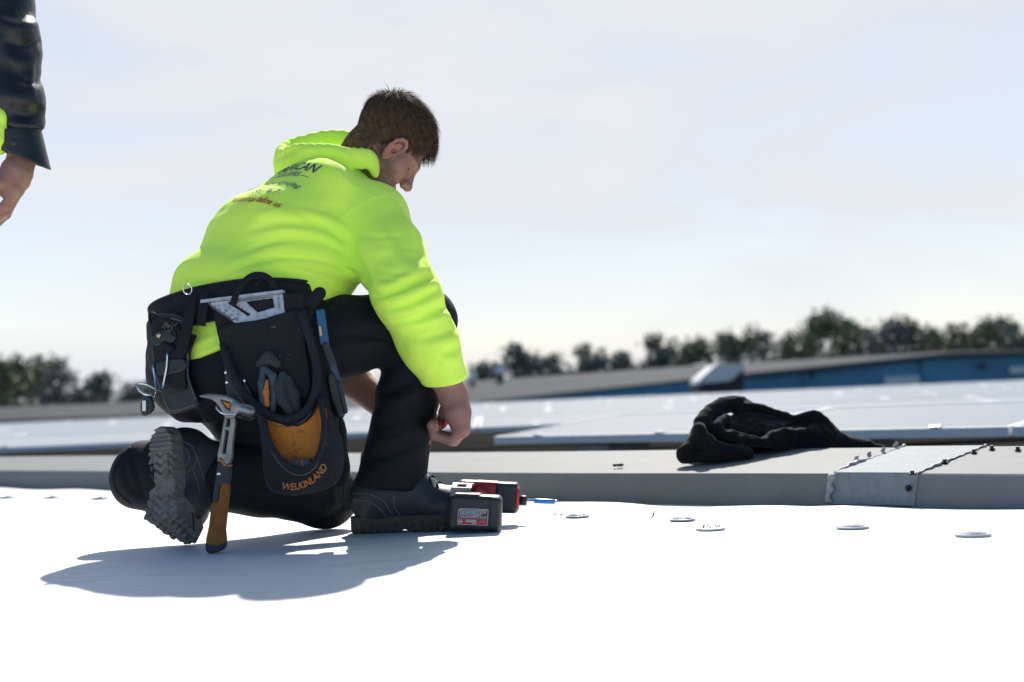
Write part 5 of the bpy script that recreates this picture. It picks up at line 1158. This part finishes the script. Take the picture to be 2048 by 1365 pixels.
gc = [(414, 1085), (433, 1090), (452, 1084), (449, 1098), (434, 1105), (416, 1104)]
link('end_cap', sdf_mesh('end_cap', hext(gc, .0145, [], 3), *hb(gc), .0018), M['gripblack'], ham)
tr = [(438, 914), (449, 920), (452, 929), (464, 929), (463, 934), (449, 934), (445, 926), (437, 922)]
link('trim', sdf_mesh('trim', hext(tr, .0130, [], 0), *hb(tr), .0018), M['griporange'], ham)
rivet(HP(438, 948, -.0128), [0, -1, 0], .0042, M['bright'], ham, 'hang_hole')
# ------------------------------------------------------------------ impact driver lying on the roof
drv = empty('impact_driver', G(960, 1064), 'red and black cordless impact driver lying on its side with a blue bit', 'impact driver')
ti = math.radians(-4.5); DX = nrm([math.cos(ti), -0.05, math.sin(ti)]); DN = nrm(np.array([0.03, -1, 0.0]) - DX * 0); DN = nrm(DN - DX * (DN @ DX)); DZ = np.cross(DX, -DN); DZ = DZ if DZ[2] > 0 else -DZ
DA = np.array([DX, -DN, DZ]); bc = W(952, 1025, 3.235)      # battery centre; local x right, y away, z up
def D(x, y, z): return bc + DX * x - DN * y + DZ * z
bat = lambda P: smax(rbox(P, bc, DA, (.0585, .034, .0400), .011), -np.minimum(rbox(P, D(.052, -.034, -.03), DA, (.006, .01, .006), .002), rbox(P, D(.052, -.034, .012), DA, (.004, .01, .004), .002)), .003)
batf = lambda P: smin(smin(bat(P), rbox(P, D(.044, .0, .0), DA, (.012, .036, .035), .006), .004), rbox(P, D(-.02, .0, .036), DA, (.03, .026, .007), .004), .004)
bo = link('battery', sdf_mesh('battery', batf, bc - .10, bc + .10, .0020), M['blacktool'], drv)
LB = lambda x, z, d=.0353: D(x, -d, z)
def quad(name, pts, m, parent):
    me = bpy.data.meshes.new(name); me.from_pydata([tuple(p) for p in pts], [], [tuple(range(len(pts)))]); return link(name, me, m, parent, False)
lab = quad('label', [LB(-.038, -.026), LB(.030, -.026), LB(.030, .010), LB(-.032, .010), LB(-.038, .005)], M['labelwhite'], bo)
quad('label_field', [LB(-.0370, -.0128, .0357), LB(.0290, -.0128, .0357), LB(.0290, .009, .0357), LB(-.0315, .009, .0357), LB(-.0370, .0045, .0357)], M['labelblack'], lab)
quad('label_band', [LB(-.0370, -.0250, .0357), LB(.0290, -.0250, .0357), LB(.0290, -.0130, .0357), LB(-.0370, -.0130, .0357)], M['labelred'], lab)
rl = random.Random(5)
for r_ in range(7):
    x = -.034
    while x < .026:
        L = rl.uniform(.002, .007); z = .0070 - r_ * .0028
        if x > .010 and 3 <= r_ <= 4: m_ = M['redprint']
        else: m_ = M['labelwhite']
        quad('print_mark', [LB(x, z - .0006, .0360), LB(min(x + L, .0275), z - .0006, .0360), LB(min(x + L, .0275), z + .0006, .0360), LB(x, z + .0006, .0360)], m_, lab); x += L + .0012
for (x0, x1, z) in ((-.020, .004, -.0155), (-.020, .004, -.0190), (-.006, .004, -.0220), (-.0345, -.0285, -.0190)):
    quad('print_mark', [LB(x0, z - .0008, .0360), LB(x1, z - .0008, .0360), LB(x1, z + .0008, .0360), LB(x0, z + .0008, .0360)], M['labelwhite'], lab)
bm = bmesh.new(); add_tube(bm, [LB(-.0315 + .0038 * math.cos(a), -.019 + .0038 * math.sin(a), .0360) for a in np.linspace(0, 6.28, 17)[:-1]], .0007, 4, closed=True); link('print_mark', bm_mesh('print_mark', bm), M['labelwhite'], lab)
bm = bmesh.new(); add_tube(bm, [LB(x, z, .0360) for x, z in ((.010, -.0215), (.018, -.0165), (.019, -.0195), (.026, -.0160), (.020, -.0215))], .0006, 4); link('print_mark', bm_mesh('print_mark', bm), M['labelwhite'], lab)
gf = lambda P: chain(P, [D(.012, .03, .004), D(.014, .075, .008), D(.012, .13, .012)], [.030, .021, .024], .02)
link('handle', sdf_mesh('handle', gf, D(.012, .08, .0) - .09, D(.012, .08, .0) + .09, .0026), M['blacktool'], drv)
AX = .160; MZ = .016       # motor axis distance behind the battery
mf = lambda P: smin(rbox(P, D(-.005, AX, .018 + MZ), DA, (.054, .031, .030), .014), chain(P, [D(.0, .12, .012), D(-.002, AX, .016 + MZ)], [.026, .028], .02), .012)
link('motor_housing', sdf_mesh('motor_housing', mf, D(0, AX, .018) - .10, D(0, AX, .018) + .10, .0026), M['redtool'], drv)
ns = lambda P: np.minimum(smax(rbox(P, D(.062, AX, .010 + MZ), DA, (.030, .034, .036), .010), (P - D(.090, AX, .01 + MZ).astype(np.float32)) @ DX.astype(np.float32) * .8 + .35 * np.sqrt((((P - D(.090, AX, .01 + MZ).astype(np.float32)) @ DA[1:].T.astype(np.float32)) ** 2).sum(1)) - .010, .004), 9 + 0 * P[:, 0])
link('gear_case', sdf_mesh('gear_case', ns, D(.02, AX, .01) - .12, D(.02, AX, .01) + .12, .0026), M['blacktool'], drv)
tube_obj('bumper', [D(.086, AX - .010, .010 + MZ) + (DA[1] * math.cos(a) * -.026 + DA[2] * math.sin(a) * .026) for a in np.linspace(-1.2, 1.2, 14)], .0042, M['labelred'], drv, 8)
bm = bmesh.new(); axd = (DA[1], DA[2], DX); add_lathe(bm, D(.088, AX, .004 + MZ), axd, [(.010, 0), (.0105, .004), (.0125, .005), (.0125, .018), (.0105, .020)], 18); link('collet', bm_mesh('collet', bm), M['blacktool'], drv)
bm = bmesh.new(); add_lathe(bm, D(.106, AX, .004 + MZ), axd, [(.0035, 0), (.0052, .001), (.0052, .020), (.0040, .021)], 6); link('bit_shank', bm_mesh('bit_shank', bm), M['bright'], drv, False)
bm = bmesh.new(); add_lathe(bm, D(.126, AX, .004 + MZ), axd, [(.0055, 0), (.0060, .002), (.0060, .046), (.0052, .048)], 14); link('bit_sleeve', bm_mesh('bit_sleeve', bm), M['bitblue'], drv)
bm = bmesh.new(); add_lathe(bm, D(.173, AX, .004 + MZ), axd, [(.0045, 0), (.0040, .005), (.0022, .009), (.0010, .011)], 10); link('bit_tip', bm_mesh('bit_tip', bm), M['bright'], drv)
cl = empty('belt_clip', D(-.05, .07, .05)); cl.parent = drv; cl.matrix_parent_inverse = parent_inv(drv)
for y0, z0, y1, z1 in ((.030, .050, .075, .058), (.075, .058, .120, .056)):
    for x in (-.056, -.022): box_obj('clip_arm', D(x, (y0 + y1) / 2, (z0 + z1) / 2), np.array([DX, nrm(D(0, y1, z1) - D(0, y0, z0)), np.cross(DX, nrm(D(0, y1, z1) - D(0, y0, z0)))]), (.006, .0235, .0016), M['bright'], cl, .0006)
for y_, z_ in ((.030, .0505), (.075, .0585), (.120, .0562)): box_obj('clip_bridge', D(-.039, y_, z_ + .0004), DA, (.0230, .006, .0017), M['bright'], cl, .0006)
box_obj('clip_front', D(-.039, .022, .042), DA, (.0228, .0018, .012), M['steel'], cl, .001); box_obj('clip_foot', D(-.039, .026, .031), DA, (.016, .010, .006), M['blacktool'], cl, .002)
# ------------------------------------------------------------------ crumpled black garment on the coping
gz = lambda x, y: (1330 + x / 2.852, 780 + y / 2.852)
gc0 = on_top(1440, 921); gY = float(gc0[1]) + .075
def GP(x, y, dy=0.0): return W(*gz(x, y), gY + dy)
tubes = [([(105, 372, -.08), (150, 330, -.07), (192, 260, -.05), (215, 185, -.02), (270, 125, .02), (335, 88, .05), (400, 78, .07), (470, 98, .09)], .022),
         ([(345, 160, -.02), (305, 205, -.05), (335, 240, -.07), (430, 275, -.09), (560, 305, -.08), (690, 320, -.04)], .013),
         ([(200, 230, -.07), (230, 300, -.09), (330, 350, -.11), (470, 365, -.11)], .020), ([(120, 380, -.07), (230, 385, -.10), (330, 385, -.11)], .014),
         ([(420, 118, .05), (500, 105, .05), (600, 125, .05), (735, 172, .05)], .012), ([(735, 185, .04), (790, 158, .03), (850, 148, .02), (910, 180, .02), (960, 240, .02), (975, 275, .02)], .013),
         ([(570, 290, -.06), (640, 262, -.05), (720, 250, -.04), (830, 255, -.02), (960, 280, .01), (1100, 310, .04), (1240, 338, .07)], .014),
         ([(700, 310, -.03), (850, 310, .0), (1000, 318, .03), (1150, 332, .06)], .014), ([(430, 240, .01), (500, 190, .02), (560, 160, .03), (630, 178, .04)], .008),
         ([(455, 252, -.01), (520, 200, .0), (565, 218, .0), (610, 240, .0)], .007), ([(375, 190, .03), (440, 155, .04), (500, 150, .05)], .008), ([(410, 215, .02), (470, 175, .03), (540, 165, .03)], .006),
         ([(620, 240, .02), (700, 210, .03), (780, 190, .03)], .010), ([(360, 215, .03), (430, 180, .05), (520, 170, .06)], .014)]
GT = [([GP(x, y, dy) for x, y, dy in p], r) for p, r in tubes]; GT = [(spline(p, 9), r) for p, r in GT]
base_pts = [(GP(290, 315, .03), (.085, .10, .046)), (GP(330, 215, .06), (.050, .09, .036)), (GP(500, 262, .06), (.12, .10, .046)), (GP(680, 275, .06), (.10, .09, .040)), (GP(850, 250, .05), (.052, .08, .038)), (GP(860, 300, .05), (.08, .08, .034)), (GP(960, 315, .06), (.10, .06, .022))]
def garm0(P):
    d = None
    for c, r in base_pts: di = ell(P, c, I3, r); d = di if d is None else smin(d, di, .03)
    for p, r in GT:
        m = np.nonzero(((P > p.min(0) - r - .03) & (P < p.max(0) + r + .03)).all(1))[0]
        if len(m): d[m] = smin(d[m], chain(P[m], p.astype(np.float32), [r] * len(p), .012), .018)
    return d
def garm(P):
    w1 = wob(P + .02 * np.stack([wob(P, 30, 1), wob(P, 30, 4), wob(P, 30, 6)], 1), 55, 3); w2 = wob(P, 95, 8)
    d = garm0(P) - .0030 * (np.maximum(0, 1 - 2.2 * np.abs(w1)) ** 1.5) - .0008 * (np.maximum(0, 1 - 2.2 * np.abs(w2)) ** 1.5) + .002
    pl = (P - (curb(0, .033, .0782)).astype(np.float32)) @ topn.astype(np.float32); over = ((P - curb(0, .41, 0).astype(np.float32)) @ CV.astype(np.float32))
    return smax(d, np.where(over < 0, -(pl - .0008), -9), .004)
gar = empty('black_garment', gc0, 'crumpled black fleece garment heaped on the coping behind the driver', 'garment')
GF = []
glo, ghi = GP(60, 390, 0) + np.array([-.04, -.22, -.04]), GP(1290, 60, 0) + np.array([.08, .30, .05]); gbv = solid_bvh(garm, glo, ghi, .007)
for path in ([(200, 270), (225, 330), (300, 375)], [(240, 200), (255, 270), (330, 330), (420, 345)], [(270, 160), (300, 130), (360, 100)], [(620, 265), (600, 290), (560, 300)], [(700, 245), (715, 290), (700, 320)], [(450, 100), (440, 85), (425, 70)], [(500, 330), (580, 335), (660, 330)], [(360, 175), (350, 215), (420, 250), (520, 275)], [(430, 130), (520, 125), (640, 150), (730, 185)], [(470, 215), (540, 180), (600, 200)], [(640, 225), (720, 205), (800, 185)], [(760, 275), (880, 285), (1010, 305)], [(150, 345), (210, 350), (260, 330)], [(250, 350), (300, 330), (350, 335)], [(880, 190), (900, 230), (940, 260)]):
    GF.append((bvh_pix(gbv, [gz(x, y) for x, y in path], 10), .0065, -.0085)); GF.append((bvh_pix(gbv, [gz(x + 14, y + 6) for x, y in path], 10), .007, .004))
link('cloth', sdf_mesh('cloth', lambda P: garm(P) - folds(P, GF), glo, ghi, .0034), M['blackcloth'], gar)
tube_obj('seam', bvh_pix(gbv, [gz(x, y) for x, y in [(205, 285), (245, 340), (340, 380), (430, 392)]], 20), .0012, M['webbing'], gar, 5)
# ------------------------------------------------------------------ person standing at the left edge
SY = 3.42
sm_ = empty('person', W(-200, 1060, SY), 'standing person cut off by the left edge, only a black leather sleeve and hand showing', 'person')
def SP(px, py, dy=0.0): return W(px, py, SY + dy)
FZ = float(SP(-205, 1000)[0])
sh = SP(-32, -128, .09); el = SP(22, 88, .02); wr_ = SP(44, 318, .0)
def sleeve_s(P):
    d = chain(P, [sh, sh * .4 + el * .6, el, SP(36, 200, 0), SP(46, 285, 0)], [.085, .076, .066, .058, .050], .03); return d
SF = []
def sleevecut(P): 
    n = nrm(SP(30, 335) - SP(62, 262)); return smax(sleeve_s(P), (P - SP(40, 262).astype(np.float32)) @ nrm(SP(45, 300) - SP(33, 150)).astype(np.float32), .006)
for path, w, h in (([(-10, 40), (30, 55), (72, 48)], .016, .012), ([(20, 85), (50, 92), (80, 80)], .010, -.010), ([(10, 110), (45, 125), (82, 108)], .016, .010), ([(30, 150), (55, 165), (85, 160)], .012, -.007), ([(5, 190), (40, 200), (80, 205)], .018, .006), ([(30, 222), (55, 230), (85, 222)], .010, -.009), ([(20, 245), (50, 252), (88, 245)], .012, .010), ([(60, 120), (64, 160), (62, 200)], .010, .006)):
    SF.append((hitspl(sleevecut, path, 10, 2.6), w, h))
jk = lambda P: smin(smin(smin(etube(P, [np.array([FZ, SY + .12, .84]), np.array([FZ, SY + .12, 1.15]), np.array([FZ, SY + .12, 1.38]), np.array([FZ, SY + .12, 1.50])], [np.array([1., 0, 0])] * 4, [.19, .20, .20, .09], [.14, .14, .13, .08], .04, .04), chain(P, [np.array([FZ, SY + .12, 1.47]), sh], [.09, .085], .03), .05), sleevecut(P), .03), chain(P, [np.array([2 * FZ - sh[0], SY + .12, sh[2]]), np.array([2 * FZ - sh[0] - .04, SY + .14, 1.17]), np.array([2 * FZ - sh[0] - .02, SY + .04, .90])], [.085, .07, .055], .03), .03) - folds(P, SF) - .002 * wob(P, 40, 3)
link('leather_jacket', sdf_mesh('leather_jacket', jk, (FZ - .50, SY - .2, .72), (-.98, SY + .36, 1.66), .0050), M['leather'], sm_)
cuf = empty('cuff', SP(50, 300)); cuf.parent = sm_; cuf.matrix_parent_inverse = parent_inv(sm_)
cax = nrm(SP(72, 330) - SP(50, 250)); c0 = SP(40, 288, -.005)
cf = lambda P: smax(smax(rcone(P, SP(28, 240), SP(56, 345), .057, .054), -rcone(P, SP(28, 230), SP(60, 360), .052, .049), .002), np.maximum(-((P - SP(40, 262).astype(np.float32)) @ nrm(SP(60, 330) - SP(40, 262)).astype(np.float32)), (P - SP(50, 321).astype(np.float32)) @ nrm(SP(40, 350) - SP(60, 300)).astype(np.float32)), .003)
link('cuff_band', sdf_mesh('cuff_band', cf, SP(40, 295) - .11, SP(40, 295) + .11, .0026), M['leather'], cuf)
sp_ = hit(cf, [(28, 286)], 2.6)[0]; rivet(sp_, [-.1, -1, 0], .0085, M['gripblack'], cuf, 'snap')
link('hi_vis_lining', sdf_mesh('hi_vis_lining', lambda P: chain(P, [SP(-8, 195, -.03), SP(4, 235, -.045), SP(-2, 275, -.045), SP(0, 300, -.03)], [.018, .017, .016, .012], .01) - .003 * wob(P, 160, 2), SP(0, 250) - .09, SP(0, 250) + .09, .003), M['hivis'], sm_)
def body_s(P):
    d = chain(P, [SP(36, 250), wr_], [.036, .031], .01); d = smin(d, chain(P, [wr_, SP(34, 345, -.01), SP(20, 372, -.01)], [.030, .036, .034], .01), .015); d = smin(d, chain(P, [SP(38, 330, .02), SP(36, 360, .025), SP(22, 385, .02)], [.026, .028, .022], .01), .015)
    for a, b, c, r in (((30, 378, -.03), (8, 412, -.02), (-18, 428, .0), .0098), ((34, 384, -.008), (10, 425, .0), (-20, 446, .018), .0108), ((36, 382, .014), (12, 430, .02), (-14, 456, .035), .0108), ((34, 376, .034), (14, 420, .04), (-8, 444, .05), .010)): d = smin(d, chain(P, [SP(22, 362, a[2]), SP(*a), SP(*b), SP(*c)], [r * 1.2, r * 1.15, r, r * .85], .005), .008)
    return smin(d, chain(P, [SP(20, 335, -.03), SP(0, 365, -.05), SP(-14, 392, -.05)], [.018, .014, .010], .006), .012)
hdS = Fr(np.array([FZ + .02, SY + .10, 1.68]), nrm([.8, -.5, -.15]), nrm([-.5, -.8, 0]), ZU); hdS.A[2] = np.cross(hdS.A[1], hdS.A[0]) * (1 if np.cross(hdS.A[1], hdS.A[0])[2] > 0 else -1)
# hidden arms and trunk join head and hand
score = lambda P: smin(chain(P, [np.array([FZ, SY + .12, 1.56]), np.array([FZ, SY + .12, 1.2]), np.array([FZ, SY + .12, .9])], [.05, .09, .09], .03), chain(P, [np.array([FZ, SY + .12, 1.44]), sh, el, SP(38, 200), wr_], [.05, .05, .045, .036, .028], .02), .02)
sbody = join_meshes('body', [sdf_mesh('a', body_s, SP(20, 350) - np.array([.14, .13, .16]), SP(20, 350) + np.array([.10, .13, .16]), .0022), sdf_mesh('c', score, (FZ - .2, SY - .15, .7), (-.95, SY + .3, 1.7), .012), sdf_mesh('b', lambda P: smin(head_f(hdS.loc(P)), rcone(P, np.array([FZ, SY + .12, 1.50]), np.array([FZ, SY + .12, 1.62]), .06, .055), .02), hdS.o - np.array([.15, .15, .22]), hdS.o + .16, .004)])
link('body', sbody, M['skin'], sm_)
link('hair', sdf_mesh('hair', lambda P: haircap(hdS.loc(P)), hdS.o - .14, hdS.o + .15, .004), M['hair'], sm_)
tr_ = lambda P: smin(etube(P, [np.array([FZ, SY + .12, .98]), np.array([FZ, SY + .12, .84])], [np.array([1., 0, 0])] * 2, [.165, .17], [.12, .125], .03, .05), np.minimum(chain(P, [np.array([FZ + .09, SY + .12, .86]), np.array([FZ + .10, SY + .10, .50]), np.array([FZ + .10, SY + .13, .08])], [.095, .075, .062], .03), chain(P, [np.array([FZ - .09, SY + .12, .86]), np.array([FZ - .11, SY + .12, .50]), np.array([FZ - .12, SY + .16, .08])], [.095, .075, .062], .03)), .04) - .003 * wob(P, 30, 2)
link('trousers', sdf_mesh('trousers', tr_, (FZ - .3, SY - .1, .01), (FZ + .3, SY + .38, 1.1), .0065), M['pants'], sm_)
for dx, dy in ((.10, .13), (-.12, .16)):
    fr = Fr(np.array([FZ + dx - .02, SY + dy + .05, .001]), nrm([.45, -.9, 0]), nrm([-.9, -.45, 0]), ZU)
    link('boot', sdf_mesh('boot', lambda P: np.minimum(boot_upper(fr.loc(P)), boot_sole(fr.loc(P))), fr.o + np.array([-.2, -.34, -.004]), fr.o + np.array([.26, .2, .24]), .0048), M['boot'], sm_)

# ------------------------------------------------------------------ small things in the hands
wc = empty('red_item', W(880, 848, 3.275), 'small red item pinched between the fingers of the kneeling person', 'small_item')  # small red cap with a thin black tail, of no particular kind
bm = bmesh.new(); wa = nrm([.3, .2, 1]); wb_ = nrm(np.cross(wa, [1, 0, 0])); add_lathe(bm, W(881, 858, 3.272), (wb_, np.cross(wa, wb_), wa), [(.0045, 0), (.0075, .003), (.0085, .010), (.0065, .018), (.0035, .021)], 12)
link('cap', bm_mesh('cap', bm), M['labelred'], wc)
tube_obj('wire', spline([W(880, 842, 3.275), W(876, 832, 3.285), W(868, 826, 3.30)], 10), .0012, M['blacktool'], wc, 6)
rod = tube_obj('screwdriver_blade', spline([W(852, 832, 3.345), W(868, 814, 3.325), W(886, 793, 3.30)], 8), .0021, M['blacktool'], None, 6)
tag(rod, 'thin black blade crossing the gap between the trouser shin and the wrist', 'blade')
